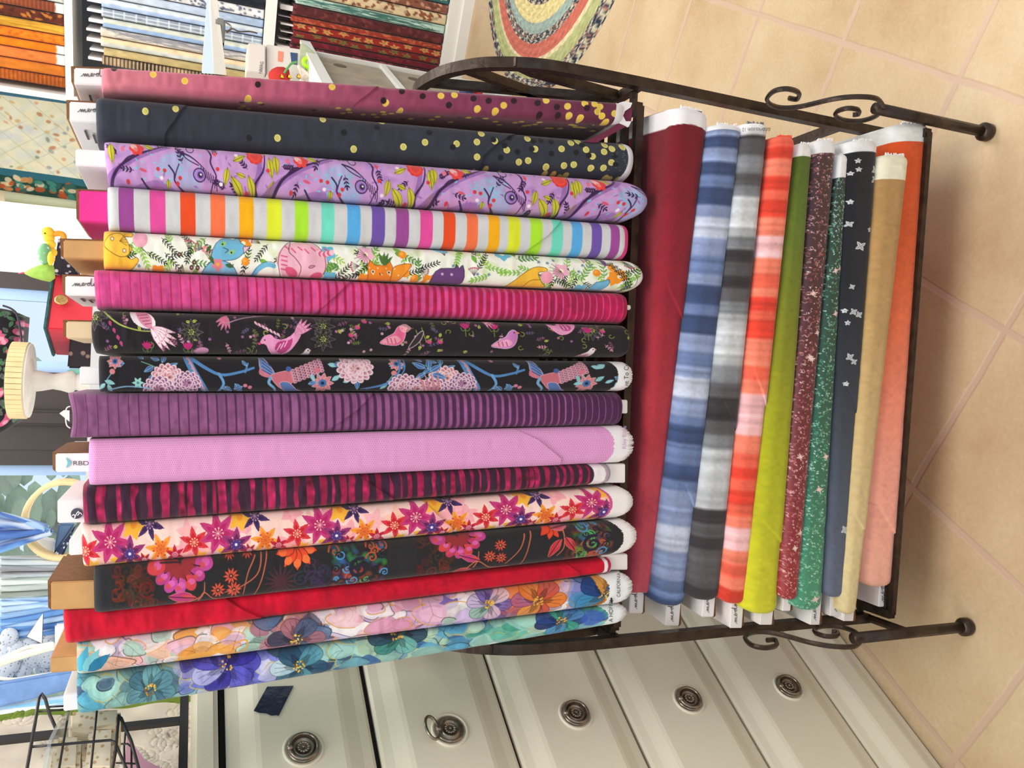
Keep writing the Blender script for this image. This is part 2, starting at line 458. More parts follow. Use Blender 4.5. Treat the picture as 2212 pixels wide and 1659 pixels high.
def print_navy():
    c = Canvas(1168, 88, (56, 60, 74), .8, 34); x0 = 204
    c.mottle(.03, 16, 5)
    def ya(x): return 201 + 103 * (x - 204) / 1168.
    K, G = (30, 31, 38), (232, 224, 134)
    L = [(312, 237, G), (377, 232, G), (536, 291, 0), (597, 292, G), (695, 254, G), (740, 283, 0), (762, 317, G), (811, 272, 0), (824, 257, G), (869, 314, G), (915, 305, G), (983, 309, G), (975, 316, 0), (924, 284, 0), (1027, 305, G), (1037, 286, G), (1065, 303, G), (1029, 337, G), (1062, 300, 0), (1093, 322, G), (1098, 295, 0), (1116, 326, 0), (1081, 338, 0), (1088, 312, 0), (1138, 296, G), (1154, 320, G), (1147, 320, 0), (1150, 302, 0), (1167, 301, 0), (1189, 304, 0), (1190, 330, 0), (1211, 320, G), (1232, 306, G), (1249, 302, G), (1243, 328, 0), (1264, 322, G), (1278, 337, G), (1270, 335, 0), (1256, 311, 0), (1303, 327, G), (1307, 311, G), (1321, 320, G), (1346, 316, G), (1326, 336, 0), (1121, 348, G), (1141, 345, G), (1181, 359, G), (1219, 357, G), (1240, 355, G), (1320, 351, G), (1278, 363, G), (1305, 363, G), (1330, 355, 0)]
    for x, y, q in L:
        v = y - ya(x)
        if q == 0: c.ell(x - x0, v, 6.4, 6.4, 0, K)
        else:
            c.ell(x - x0, v, 8.2, 8.2, 0, (36, 36, 34)); c.ell(x - x0, v, 7.0, 7.2, 0, (240, 236, 150)); c.ell(x - x0, v, 5.2, 5.6, 0, (208, 198, 112))
    r = random.Random(9)
    for i in range(30):
        c.ell(700 + 460 * r.random() ** .7, 84 + 30 * r.random(), 6, 6, 0, (190, 172, 96) if r.random() < .7 else K)
    for i in range(40): c.ell(1110 + 40 * r.random(), 88 * r.random(), .8, .8, 0, (150, 152, 160))
    c.band(1152, 1175, (236, 236, 238), 6)
    return c
def print_lilac():
    c = Canvas(1163, 86, (200, 156, 212), .9, 24); r = random.Random(2)
    for i in range(150):
        u, v = r.random() * 1163, -20 + r.random() * 126
        col = r.choice([(182, 140, 206), (214, 168, 218), (170, 126, 196), (206, 150, 200), (188, 150, 214)])
        c.ell(u, v, 8 + 20 * r.random(), 4 + 6 * r.random(), -.6 + r.random(), col, .5, 5)
    D = (66, 34, 84); V_ = (150, 104, 176)
    per = 0; k = 1.0
    for n in range(4):
        o = [0, 352, 690, 1000][n]; k = [1, .97, .88, .86][n]
        def X(u): return o + u * k
        def lf(u, v, ln, wd, an, bright=True): c.leaf(X(u), v, ln * k, wd, R_(an), (206, 200, 58) if bright else (186, 168, 52), vein=(70, 66, 30), out=(150, 140, 40))
        # violet limbs and cyan plumage under the outlines
        c.line([(X(-20), 96), (X(20), 62), (X(70), 32), (X(140), 6)], 16, V_, .8, 8)
        c.line([(X(300), 100), (X(325), 55), (X(335), 5)], 14, V_, .75, 8)
        c.line([(X(60), 90), (X(110), 78), (X(150), 92)], 14, V_, .6, 8)
        c.ell(X(150), 40, 40 * k, 22, -.3, (150, 196, 226), .45, 8)
        c.ell(X(175), 72, 26 * k, 18, .2, (150, 196, 226), .5, 8)
        for i in range(44):
            u, v = r.gauss(130, 42), r.gauss(48, 20)
            c.leaf(X(u), v, 9, 3.2, r.random() * 6.3, (126, 206, 226), .9)
        for i in range(20):
            c.leaf(X(r.random() * 350), r.random() * 86, 12, 4, r.random() * 6.3, (160, 110, 188), .8)
        c.line([(X(4), 94), (X(14), 72), (X(33), 50), (X(73), 27), (X(102), 16), (X(138), 2)], 8, D, 1, 2.2)
        c.line([(X(33), 50), (X(50), 34), (X(73), 26)], 3, D)
        c.line([(X(325), 92), (X(318), 70), (X(338), 40), (X(344), 6)], 6.5, D, 1, 2)
        c.line([(X(161), 16), (X(180), 22), (X(196), 32), (X(212), 46)], 4, D, 1, 1.5); c.line([(X(161), 16), (X(178), 30), (X(200), 40)], 2, D)
        c.line([(X(219), 0), (X(228), 18), (X(226), 34), (X(236), 58), (X(228), 72), (X(222), 88)], 4, D, 1, 2)
        for a_ in range(7): c.line([(X(204 + a_ * 5), 42 + a_ * 3), (X(210 + a_ * 4.4), 58 + a_ * 4)], 1.8, D)
        c.ell(X(200), 58, 11 * k, 13, 0, (168, 132, 204)); c.ring(X(200), 58, 12.5, 2.4, D); c.ell(X(202), 58, 6.5, 7, 0, (104, 72, 140)); c.ell(X(202), 58, 4, 4.5, 0, (44, 28, 60)); c.ell(X(203), 57, 2, 2, 0, (245, 245, 250))
        c.line([(X(136), 44), (X(146), 58), (X(146), 72), (X(160), 84), (X(184), 92), (X(208), 96)], 3.6, D, 1, 2)
        c.line([(X(146), 68), (X(152), 52), (X(158), 40)], 2.4, D); c.line([(X(75), 72), (X(86), 84), (X(108), 94)], 3.6, D)
        c.ring(X(184), 8, 8, 1.8, D)
        for (u, v, n2) in [(237, 20, 5), (304, 40, 5), (27, 30, 6), (165, 38, 4), (150, 2, 4), (60, 58, 4), (255, 78, 6), (285, 88, 5), (345, 84, 5), (110, 6, 4)]:
            an = r.random() * 6.3
            c.sprig(X(u), v, 22, an, n2 - 1, 3.8, 9, D)
        lf(14, 8, 40, 15, 88); lf(86, 4, 22, 12, 30); lf(262, 40, 36, 13, 105); lf(268, 56, 48, 17, 55); lf(298, 56, 20, 10, 200); lf(305, 52, 46, 15, 75); lf(275, 26, 30, 11, -25); lf(343, 88, 34, 12, -60, False); lf(368 - 16, 14, 42, 14, 85); lf(132, 70, 16, 9, 90); lf(150, 88, 26, 8, 18, False); lf(330, -2, 30, 10, 8, False)
        for rr in range(3):
            for i in range(9):
                an = i * .7 + rr; q = 11 - rr * 3.2
                c.ell(X(322) + q * math.cos(an), 12 + q * math.sin(an), 7 - rr, 6.5 - rr, an, [(226, 62, 58), (240, 84, 70), (232, 70, 66)][rr])
        for i in range(6): c.ell(X(70) + 9 * math.cos(i), 15 + 8 * math.sin(i), 7, 6, i, (230, 72, 70))
        c.ell(X(64), 12, 8, 6, .6, (246, 196, 196)); c.ell(X(68), 18, 5, 4, .6, (240, 130, 130))
        c.leaf(X(38), 24, 14, 9, -1.2, (232, 120, 150)); c.leaf(X(238), 20, 12, 8, -1.9, (228, 88, 110)); c.ell(X(80), 56, 8, 3, .3, (220, 92, 120))
        for u, v in [(112, 52), (126, 54), (158, 66), (152, 76), (45, 78), (240, 44), (348, 40), (300, 84)]: c.ell(X(u), v, 4, 4, 0, (214, 62, 72))
        for u, v in [(118, 68), (245, 72), (282, 14)]: c.ell(X(u), v, 4, 3.4, 0, (240, 226, 236))
    return c
def print_rainbow():
    c = Canvas(1130, 88, (212, 213, 216), .7, 24); x0 = 230
    P = (164, 78, 160); K = (232, 82, 166); O = (240, 84, 32); C = (250, 124, 76); A = (252, 184, 8); Y = (228, 236, 48); L = (180, 238, 52); M = (116, 224, 200); B = (92, 178, 236); V = (118, 88, 180)
    L_ = [(255, 288, P), (322, 356, K), (388, 421, O), (453, 485, C), (515, 546, A), (575, 606, Y), (635, 664, L), (692, 720, M), (748, 776, B), (801, 829, V), (853, 881, P), (905, 932, K), (955, 981, O), (1005, 1029, C), (1052, 1076, A), (1095, 1121, Y), (1142, 1168, L), (1190, 1214, M), (1233, 1256, B), (1276, 1298, V), (1317, 1336, P)]
    for a, b, q in L_: c.band(a - x0, b - x0, q, 0)
    c.band(1118, 1140, (238, 60, 150), 3)
    c.mottle(.012, 30, 3)
    return c
def print_cats():
    c = Canvas(1160, 74, (242, 243, 234), .95, 20); r = random.Random(8); N = c.L
    K = (38, 44, 40); G1 = (128, 178, 84); G2 = (172, 210, 96); G3 = (96, 150, 76)
    for i in range(90): c.ell(r.random() * N, r.random() * 80, 10 + 8 * r.random(), 5 + 5 * r.random(), r.random(), r.choice([(214, 232, 176), (226, 240, 196), (236, 240, 214)]), .6, 4)
    for i in range(58):
        c.sprig(r.random() * N, r.random() * 80, 30 + 16 * r.random(), r.random() * 6.3, 5, 3.6 + 1.6 * r.random(), 9 + 4 * r.random(), r.choice([G1, G2, G3, G2, (150, 204, 84)]), G3)
    for i in range(40):
        c.sprig(r.random() * N, r.random() * 78, 32 + 12 * r.random(), r.random() * 6.3, 6, 2.8, 9.5, K)
    for i in range(16): c.leaf(r.random() * N, r.random() * 74, 20, 9, r.random() * 6.3, r.choice([(134, 188, 60), (160, 206, 74)]), vein=G3, out=G3)
    for i in range(26):
        u, v = r.random() * N, r.random() * 74; c.flower(u, v, 4.5, 5, (150, 176, 190), (60, 66, 66), .8, out=None)
    for i in range(14):
        u, v, an = r.random() * N, r.random() * 70, r.random() * 6.3
        for q in range(6): c.line([(u, v), (u + 18 * math.cos(an + q * .22 - .6), v + 18 * math.sin(an + q * .22 - .6))], .9, (90, 66, 70)); c.ell(u + 18 * math.cos(an + q * .22 - .6), v + 18 * math.sin(an + q * .22 - .6), 1.8, 1.8, 0, (196, 88, 110))
    O_ = (246, 156, 36); OL = (150, 80, 20)
    def blossom(u, v, rr, col, n=5, cc=(250, 240, 200)): c.flower(u, v, rr, n, col, cc, .95, .3, rc=.25, out=None)
    for u, v in [(301, 12), (118, 80), (1095, 46), (1105, 42), (700, 74), (562, 78)]: blossom(u, v, 19, O_)
    for u, v in [(481, 24), (487, 78), (858, 2), (1030, 80)]: blossom(u, v, 19, (112, 190, 222))
    for u, v in [(980, 36), (562, 22)]:
        blossom(u, v, 20, (242, 184, 208))
        for q in range(9): c.line([(u, v), (u + 26 * math.cos(q * .35 + 1), v + 26 * math.sin(q * .35 + 1))], .9, (110, 60, 80))
    for u, v in [(305, 50), (641, 18), (648, 58), (1056, 36), (1090, 22), (668, 68)]: c.ell(u, v, 8.5, 8.5, 0, (246, 154, 40)); c.ell(u - 2, v - 2, 4, 3.5, 0, (252, 190, 90), .7)
    for u, v in [(164, 42), (196, 56), (190, 66), (203, 66)]: c.ell(u, v, 4.6, 4.6, 0, (92, 62, 50)); c.ell(u, v, 1.4, 1.4, 0, (220, 200, 180))
    # yellow cat curled at the end
    Y = (246, 192, 60); YL = (122, 84, 24)
    c.poly([(-8, 20), (6, 2), (30, -6), (60, 2), (62, 12), (40, 14), (62, 34), (56, 44), (44, 46), (60, 56), (72, 52), (76, 60), (60, 74), (30, 82), (-8, 84)], Y, sm=4, out=YL)
    c.poly([(2, 30), (14, 12), (36, 6), (54, 24), (56, 46), (38, 52), (18, 44)], (248, 200, 74), sm=4, out=YL)
    c.ell(20, 18, 3.6, 3.6, 0, (240, 226, 210)); c.ring(20, 18, 3.6, 1.2, YL); c.ell(46, 40, 3.6, 3.6, 0, (240, 226, 210)); c.ring(46, 40, 3.6, 1.2, YL)
    for q in range(5): c.line([(36, 22), (48 + q, 6 + q * 6)], .9, YL)
    c.ell(80, 16, 16, 16, 0, (242, 176, 196)); c.line([(82, 32), (96, 44), (104, 52)], 1.2, K)
    # blue cat with flowers
    B = (118, 188, 222); BL = (44, 84, 120)
    c.poly([(232, 42), (242, 16), (262, 2), (280, 6), (290, -2), (296, 12), (308, 22), (298, 36), (284, 46), (262, 50), (244, 50)], B, sm=2, out=BL)
    c.poly([(300, 20), (316, 18), (302, 34)], (240, 190, 200), out=BL)
    c.poly([(214, 84), (224, 60), (244, 50), (270, 54), (286, 70), (290, 90)], (126, 186, 216), sm=3, out=BL)
    c.ell(258, 16, 7, 4, -.6, (160, 210, 120)); c.ell(256, 17, 2, 2, 0, K); c.ell(276, 32, 7, 4, -.6, (160, 210, 120)); c.ell(275, 33, 2, 2, 0, K); c.line([(262, 34), (268, 28), (258, 24)], 1.3, K)
    c.line([(318, 88), (330, 66), (350, 54), (366, 56)], 11, B, 1, 9); c.line([(318, 82), (330, 60), (350, 48), (368, 50)], 1.0, BL)
    blossom(220, 30, 9, (240, 150, 160)); blossom(246, 58, 14, (226, 136, 150), 5, (246, 190, 60))
    for q in ((232, 20, 2.2), (228, 42, 1), (262, 58, .2)): c.leaf(q[0], q[1], 20, 8, q[2], (70, 110, 64))
    # round pink striped cat
    c.ell(426, 44, 54, 42, 0, (242, 186, 204)); c.ring(426, 48, 51, 1.3, (120, 50, 80))
    for q in range(7): c.line([(390 + q * 14, 14 + (q % 2) * 4), (398 + q * 14, 20 + (q % 2) * 6)], 3, (222, 98, 138))
    for q in range(4): c.line([(382, 34 + q * 9), (394, 36 + q * 9)], 3, (222, 98, 138))
    c.line([(402, 4), (398, 24), (412, 38), (424, 56), (420, 76)], 1.3, (90, 50, 70))
    c.ell(404, 66, 15, 8, .5, (222, 92, 132)); c.ell(458, 72, 13, 7, -.3, (222, 92, 132)); c.leaf(440, 56, 15, 6, -.3, (214, 150, 160), out=(90, 50, 70))
    for q in range(7): c.ell(462 + q * 4.6, 24 + 2.6 * math.sin(q * .7), 5.6, 6, 0, (228, 96, 140) if q % 2 else (246, 200, 214))
    # orange spotted cat face
    c.poly([(566, 46), (572, 34), (582, 44), (604, 44), (614, 34), (620, 46), (624, 70), (612, 78), (570, 78)], (242, 140, 36), out=OL)
    c.poly([(620, 50), (636, 40), (660, 38), (650, 56), (632, 76), (620, 76)], (244, 154, 44), sm=3, out=OL)
    c.ell(578, 58, 4, 4, 0, (236, 220, 190)); c.ell(578, 58, 2, 2, 0, K); c.ell(612, 58, 4, 4, 0, (236, 220, 190)); c.ell(612, 58, 2, 2, 0, K); c.line([(592, 60), (595, 64), (598, 60)], 1.3, K)
    for q in range(8): c.ell(570 + q * 9, 50 + (q * 13) % 26, 1.6, 1.6, 0, (250, 230, 190))
    for q in (-1.9, -1.5, -1.2, -.8): c.leaf(600, 44, 30, 8, q, (84, 124, 58))
    # purple cat, second yellow cat, small blue cat
    c.poly([(706, 60), (722, 44), (752, 42), (756, 32), (762, 42), (770, 34), (774, 60), (764, 80), (710, 82)], (112, 72, 132), sm=2, out=(54, 30, 66)); c.ell(726, 56, 3, 3, 0, (200, 180, 210)); c.ell(746, 56, 3, 3, 0, (200, 180, 210))
    c.poly([(866, 84), (884, 60), (900, 46), (924, 30), (946, 30), (950, 38), (932, 42), (938, 62), (950, 72), (930, 84)], Y, sm=3, out=YL); c.ell(950, 52, 13, 14, 0, (242, 166, 188)); c.line([(900, 84), (914, 62), (936, 58)], 1.2, YL)
    c.poly([(1050, 72), (1058, 58), (1070, 56), (1084, 50), (1088, 66), (1080, 78), (1058, 82)], B, sm=2, out=BL)
    c.ell(720, -2, 22, 9, .4, (126, 196, 226))
    c.ell(1078, 8, 6, 11, .1, (120, 82, 140)); c.line([(1120, 4), (1142, 40), (1150, 70)], 1.0, K)
    for q in range(9): c.sprig(1100 + 6 * q, 10 + 7 * q, 14, 2.8, 3, 2.4, 7, K)
    c.noise(1, 5)
    return c
def stripe_print(L, W, light, dark, n=65, k=.7, seed=0, mid=None, w0=.06, w1=.93, A=None):
    c = Canvas(L, W, light, k, 24, seed)
    da, db = A; S = c.U / L; g = S * da / (S * da + (1 - S) * db)
    ph = (g * n) % 1.0; w = w0 + (w1 - w0) * np.clip(g * 1.02, 0, 1) ** 1.25
    edge = .07
    al = np.clip((w / 2 - np.abs(ph - .5)) / edge + .5, 0, 1)
    la = np.array(light, float)[None, None] * (1 - g[..., None] * 0.0)
    if mid is not None: la = np.array(light, float) * (1 - g[..., None]) + np.array(mid, float) * g[..., None]
    c.A = la * (1 - al[..., None]) + np.array(dark, float) * al[..., None]
    c.mottle(.035, 9, seed + 3).mottle(.03, 40, seed + 4)
    return c
def bird(c, x, y, s, d, body, wing, tail, beak=None):
    """small folk-art bird, head toward +d, s = size"""
    P = [(-1.0, .55), (-.5, .1), (0, -.2), (.25, -.62), (.55, -.8), (.82, -.62), (.86, -.36), (.8, .1), (.6, .5), (.2, .72), (-.4, .7)]
    c.poly([(x + d * p * s, y + q * s) for p, q in P], body, sm=4, out=(250, 226, 236), ow=.8)
    c.poly([(x + d * p * s, y + q * s) for p, q in [(-.9, .5), (-.3, .1), (.2, .0), (.5, .3), (.2, .55), (-.4, .6)]], wing, sm=4)
    for i in range(3): c.line([(x + d * (-.5 + i * .28) * s, y + .2 * s), (x + d * (-.4 + i * .28) * s, y + .55 * s)], 1.6, tail)
    c.leaf(x + d * .8 * s, y - .55 * s, .22 * s, .16 * s, 0 if d > 0 else math.pi, beak or (236, 150, 60)); c.ell(x + d * .62 * s, y - .56 * s, 1.6, 1.6, 0, (50, 30, 50))
def fantail(c, x, y, ang, ln, col, n=5, spread=.22, mark=(206, 110, 150)):
    for i in range(n):
        a = ang + (i - (n - 1) / 2) * spread
        c.leaf(x, y, ln * (1 - .08 * abs(i - (n - 1) / 2)), ln * .17, a, col, out=(200, 130, 160))
        for q in (.35, .55, .75): c.ell(x + ln * q * math.cos(a), y + ln * q * math.sin(a), 1.2, 2.0, a, mark)
def print_birds():
    c = Canvas(1165, 84, (36, 30, 37), .95, 20); r = random.Random(5); N = c.L
    GR = (132, 150, 62); PK = (210, 116, 156); MG = (190, 44, 122)
    for i in range(60): c.sprig(r.random() * N, r.random() * 84, 14 + 10 * r.random(), r.random() * 6.3, 3, 3, 6, r.choice([(96, 112, 60), (150, 96, 122), (120, 76, 108), (190, 140, 160), (92, 84, 118)]))
    for i in range(46): c.ell(r.random() * N, r.random() * 84, 3.2, 3, 0, r.choice([(150, 96, 150), (170, 110, 140), (200, 160, 180)]))
    for i in range(26):
        u, v, a = r.random() * N, r.random() * 84, r.random() * 6.3
        c.line([(u + 7 * math.cos(a + q * .9) * (1 - q * .12), v + 7 * math.sin(a + q * .9) * (1 - q * .12)) for q in range(6)], 1.4, (150, 166, 70))
    for i in range(22): c.leaf(r.random() * N, r.random() * 84, 12, 6, r.random() * 6.3, (196, 204, 96), vein=(60, 70, 30))
    def star(u, v):
        for rr, col, w in ((27, (120, 104, 120), .34), (17, (110, 126, 84), .34)): 
            for i in range(8): c.leaf(u, v, rr, rr * w, i * .785 + (.39 if rr < 20 else 0), (52, 44, 50), out=col)
        for i in range(8): c.ell(u + 5 * math.cos(i), v + 5 * math.sin(i), 1.3, 1.3, 0, (190, 200, 90))
    for u, v in [(216, 40), (500, 22), (500, 50), (1080, 16), (8, 14)]: star(u, v)
    def thistle(u, v):
        for a in (-2.3, -1.95, -1.57, -1.2, -.85): c.leaf(u, v, 17, 6, a, MG)
        c.line([(u, v), (u + 1, v + 18)], 1.6, GR); c.line([(u - 10, v - 2), (u - 6, v + 5), (u, v + 3), (u + 6, v + 5), (u + 10, v - 2)], 1.6, (112, 140, 70))
    for u, v in [(120, 76), (208, 76), (806, 20), (868, 20), (1070, 24)]: thistle(u, v)
    for u, v in [(40, 20), (48, 34), (56, 48), (62, 60)]: c.leaf(u, v, 12, 7, 1.2, (190, 70, 130)); 
    for u, v in [(560, 40), (574, 22), (728, 52), (752, 52), (590, 8), (1102, 18)]: c.ell(u, v, 6, 5, .3, (206, 66, 132)); c.leaf(u, v, 10, 5, -1, GR)
    c.line([(18, -4), (60, 26), (100, 38), (128, 40)], 4, (176, 188, 96), 1, 2)
    # white bird hanging, its long tail
    c.poly([(84, -6), (104, -4), (132, 8), (140, 26), (128, 34), (108, 32), (90, 18)], (238, 226, 232), sm=4); c.poly([(98, 2), (120, 2), (132, 16), (130, 34), (116, 30), (104, 18)], (226, 150, 180), sm=4)
    for q in range(4): c.line([(102 + 5 * q, 8 + 6 * q), (122 + 3 * q, 6 + 6 * q)], 1.4, (150, 50, 100))
    fantail(c, 128, 32, .62, 66, (242, 222, 230), 5, .22)
    fantail(c, 294, 4, 2.0, 34, (232, 120, 160), 5, .3); c.line([(290, 22), (330, 8), (400, -2)], 2.4, (170, 140, 160))
    for q in range(7): c.leaf(352 + q * 8, 14 + q * 4, 12, 5, .9, (226, 178, 196))
    # pink bird, tail raised
    c.poly([(364, 60), (372, 46), (386, 42), (396, 50), (412, 52), (430, 44), (444, 30), (452, 40), (440, 62), (424, 80), (400, 88), (384, 78), (376, 64)], (228, 154, 196), sm=4); c.poly([(396, 74), (402, 58), (424, 54), (434, 50), (428, 70), (412, 82)], (186, 64, 130), sm=4)
    for q in range(3): c.line([(400 + 8 * q, 76 - 4 * q), (408 + 7 * q, 62 - 3 * q)], 2, (240, 190, 214))
    fantail(c, 438, 42, -.75, 46, (232, 160, 200), 4, .24); c.ell(374, 54, 1.6, 1.6, 0, (60, 30, 50)); c.leaf(366, 60, 8, 5, 2.6, (226, 70, 110))
    bird(c, 652, 40, 30, 1, (226, 104, 150), (232, 156, 176), (170, 40, 100)); c.ell(676, 22, 11, 10, 0, (240, 180, 190), .7)
    bird(c, 892, 44, 30, 1, (200, 128, 192), (226, 160, 190), (160, 40, 100))
    c.poly([(984, 4), (1004, 6), (1016, -6), (1050, -4), (1034, 22), (1016, 30), (1000, 24)], (232, 160, 200), sm=4); c.ell(1024, 10, 12, 10, 0, (196, 80, 150)); c.line([(1018, 4), (1020, 16)], 2, (240, 200, 220)); c.line([(1026, 3), (1028, 15)], 2, (240, 200, 220))
    fantail(c, 850, -8, .9, 30, (236, 200, 214), 4, .3)
    bird(c, 1072, 76, 18, 1, (236, 226, 232), (230, 170, 190), (200, 90, 130)); bird(c, 458, 84, 16, 1, (226, 220, 226), (190, 180, 190), (150, 120, 140)); c.ell(238, 78, 15, 7, -.1, (214, 150, 190))
    for q in ((700, 26), (712, 20)): c.line([(q[0], q[1]), (q[0] + 10, q[1] + 34)], 1.8, GR)
    c.poly([(684, 66), (700, 40), (712, 28), (716, 32), (708, 52), (692, 66)], (54, 44, 50), sm=3, out=(230, 200, 214))
    return c
def peony(c, u, v, R, c1, c2, r):
    for rr in (1.0, .75, .5, .28):
        n = int(5 + 9 * rr)
        for i in range(n):
            a = i * 2 * math.pi / n + rr * 3; x, y = u + R * rr * math.cos(a) * .92, v + R * rr * math.sin(a) * .8
            w = R * .26
            col = c1 if rr > .6 else c2
            c.ell(x, y, w, w * .8, a, (226, 204, 214)); c.ell(x + .2 * w * math.cos(a + 3.14), y + .2 * w * math.sin(a + 3.14), w * .78, w * .62, a, col); c.ell(x - .3 * w * math.cos(a), y - .3 * w * math.sin(a), w * .4, w * .32, a, tuple(q * .62 for q in col))
def print_bluefloral():
    c = Canvas(1140, 78, (28, 27, 34), .95, 20); r = random.Random(6)
    B = (84, 136, 190); BL = (140, 190, 220); LB = (60, 100, 158); T = (142, 200, 198)
    def lf(u, v, ln, a, col=None): c.leaf(u, v, ln, ln * .46, a, col or LB, vein=(170, 208, 230), out=(138, 186, 218))
    def daisy(u, v, R, n=8): 
        for i in range(n): c.leaf(u, v, R, R * .52, i * 6.283 / n, (206, 130, 140), out=(232, 180, 184))
        c.ell(u, v, R * .36, col=(70, 120, 176)); c.ell(u, v, R * .16, col=(30, 40, 80))
    for o, k in ((0, 1), (600, .92), (1100, .9)):
        X = lambda u: o + u * k
        c.line([(X(186), -6), (X(196), 20), (X(212), 50), (X(232), 84)], 17, B, 1, 13); c.line([(X(190), 0), (X(212), 48), (X(228), 80)], 4, (196, 160, 176)); 
        for i in range(7): c.ell(X(190 + i * 5.5), 4 + i * 11, 3.4, 3, 0, (208, 140, 158))
        c.line([(X(198), 4), (X(230), 26), (X(262), 40), (X(300), 34), (X(330), 24)], 8, B, 1, 5); c.line([(X(256), 38), (X(266), 60), (X(250), 84)], 6.5, (104, 158, 206), 1, 4.5); c.line([(X(312), 34), (X(318), 14)], 4, B)
        for q in ((56, 16, 3.1, 34), (96, 6, 3.9, 22), (118, 22, 2.6, 24), (120, 40, 2.3, 24), (136, 14, -1.2, 22), (148, 26, -.5, 24), (130, 8, 3.4, 20), (290, 60, .9, 26), (306, 8, .9, 16)): lf(X(q[0]), q[1], q[3], q[2])
        c.line([(X(92), 12), (X(122), 24), (X(144), 40)], 2.4, (110, 150, 130))
        peony(c, X(146), 46, 30, (208, 130, 142), (214, 146, 150), r); peony(c, X(128), 72, 30, (150, 92, 142), (166, 104, 150), r); peony(c, X(188), 58, 26, (146, 90, 146), (160, 100, 150), r)
        daisy(X(36), 12, 17); c.ell(X(30), 34, 6, 6, 0, (212, 132, 140)); c.line([(X(28), 38), (X(18), 52)], 1.6, BL)
        for q in ((14, 54, .3, 22), (20, 62, 1.2, 20), (14, 60, 2.4, 18)): lf(X(q[0]), q[1], q[3], q[2], (130, 190, 176))
        c.flower(X(84), 58, 13, 6, (150, 206, 204), (90, 130, 130), .5); c.line([(X(20), 74), (X(60), 66), (X(110), 70)], 3, BL, .9)
        for q in ((268, 66, .6, 20), (288, 72, -.3, 20), (278, 74, 3.4, 16)): lf(X(q[0]), q[1], q[3], q[2])
        for u, v in ((312, 64), (322, 68), (258, 2)): c.ell(X(u), v, 4.5, 4, 0, (210, 130, 150))
        # crested bird, wings spread
        if o < 1000:
            c.poly([(X(344), -6), (X(362), 16), (X(374), 36), (X(362), 42), (X(344), 30)], (110, 140, 190), sm=3, out=(220, 180, 190)); c.poly([(X(344), 24), (X(356), 32), (X(372), 44), (X(360), 46), (X(342), 38)], (196, 120, 140), sm=3)
            for q in range(4): c.line([(X(348), 4 + q * 8), (X(368), 22 + q * 6)], 2.2, (60, 84, 140))
            c.poly([(X(366), 42), (X(382), 34), (X(408), 30), (X(416), 42), (X(408), 62), (X(392), 72), (X(376), 60)], (200, 112, 128), sm=4, out=(226, 170, 180)); c.poly([(X(384), 58), (X(404), 56), (X(420), 72), (X(440), 80), (X(400), 80)], (90, 120, 176), sm=2, out=(220, 170, 190))
            c.line([(X(366), 46), (X(362), 58), (X(374), 70), (X(378), 80)], 7, (120, 168, 206), 1, 4)
            for q in range(5):
                for p in range(7): c.ell(X(412 + p * 9.5 + q * 1.5), 30 - p * 4.2 + q * 6.2, 5.2, 4, -.5, (212, 146, 160)); c.ell(X(413 + p * 9.5 + q * 1.5), 30 - p * 4.2 + q * 6.2, 1.7, 1.5, 0, (70, 110, 170))
            c.ell(X(404), 26, 6, 6, 0, (70, 96, 160))
        daisy(X(476), 58, 24, 9); c.ell(X(464), 28, 6, 6, 0, (212, 120, 140)); c.line([(X(466), 34), (X(470), 46)], 1.6, BL)
        for q in ((452, 38, 1.2, 18), (446, 60, -.2, 20), (496, 52, -.6, 22), (488, 14, .2, 22), (500, 18, -.4, 24), (540, 40, .6, 22), (548, 52, 1.4, 22), (520, 56, -.4, 18)): lf(X(q[0]), q[1], q[3], q[2], r.choice([LB, T, (130, 190, 176)]))
        if o == 0: peony(c, 545, 24, 34, (206, 150, 170), (222, 172, 182), r)
    for du in (0, 10): c.line([(640 + du, 0), (638 + du, 30), (612 + du, 58), (560 + du, 72)], 6 - du * .25, (84, 134, 190), 1, 2)
    for q in ((694, 22, 3.6, 30), (700, 24, -1.4, 26), (704, 30, -.6, 30), (708, 36, .3, 32), (694, 34, 2.6, 24), (680, 44, 2.2, 20)): lf(q[0], q[1], q[3], q[2], (70, 112, 172))
    peony(c, 650, 66, 30, (170, 108, 150), (196, 130, 156), r); peony(c, 676, 72, 24, (150, 92, 142), (190, 130, 150), r)
    for q in range(4): c.leaf(700 + q * 8, 84, 52, 6, -2.0 + q * .12, (204, 134, 140))
    c.band(1104, 1150, (238, 236, 238), 4)
    return c
def print_pinkdot():
    c = Canvas(1160, 92, (232, 168, 218), 1.05, 18)
    p = 4.7; S = c.U / c.L; 
    gu = c.U * (1 - .08 * (S - .5)) ; a = (gu / p); b = (c.V / (p * .92)); 
    odd = (np.floor(b) % 2) * .5
    d = np.hypot((a + odd) % 1 - .5, b % 1 - .5)
    al = np.clip((.33 - d) * 5, 0, 1)
    c.A = c.A * (1 - al[..., None] * .8) + np.array((196, 112, 178), float) * al[..., None] * .8
    c.band(1114, 1175, (240, 236, 240), 5)
    return c
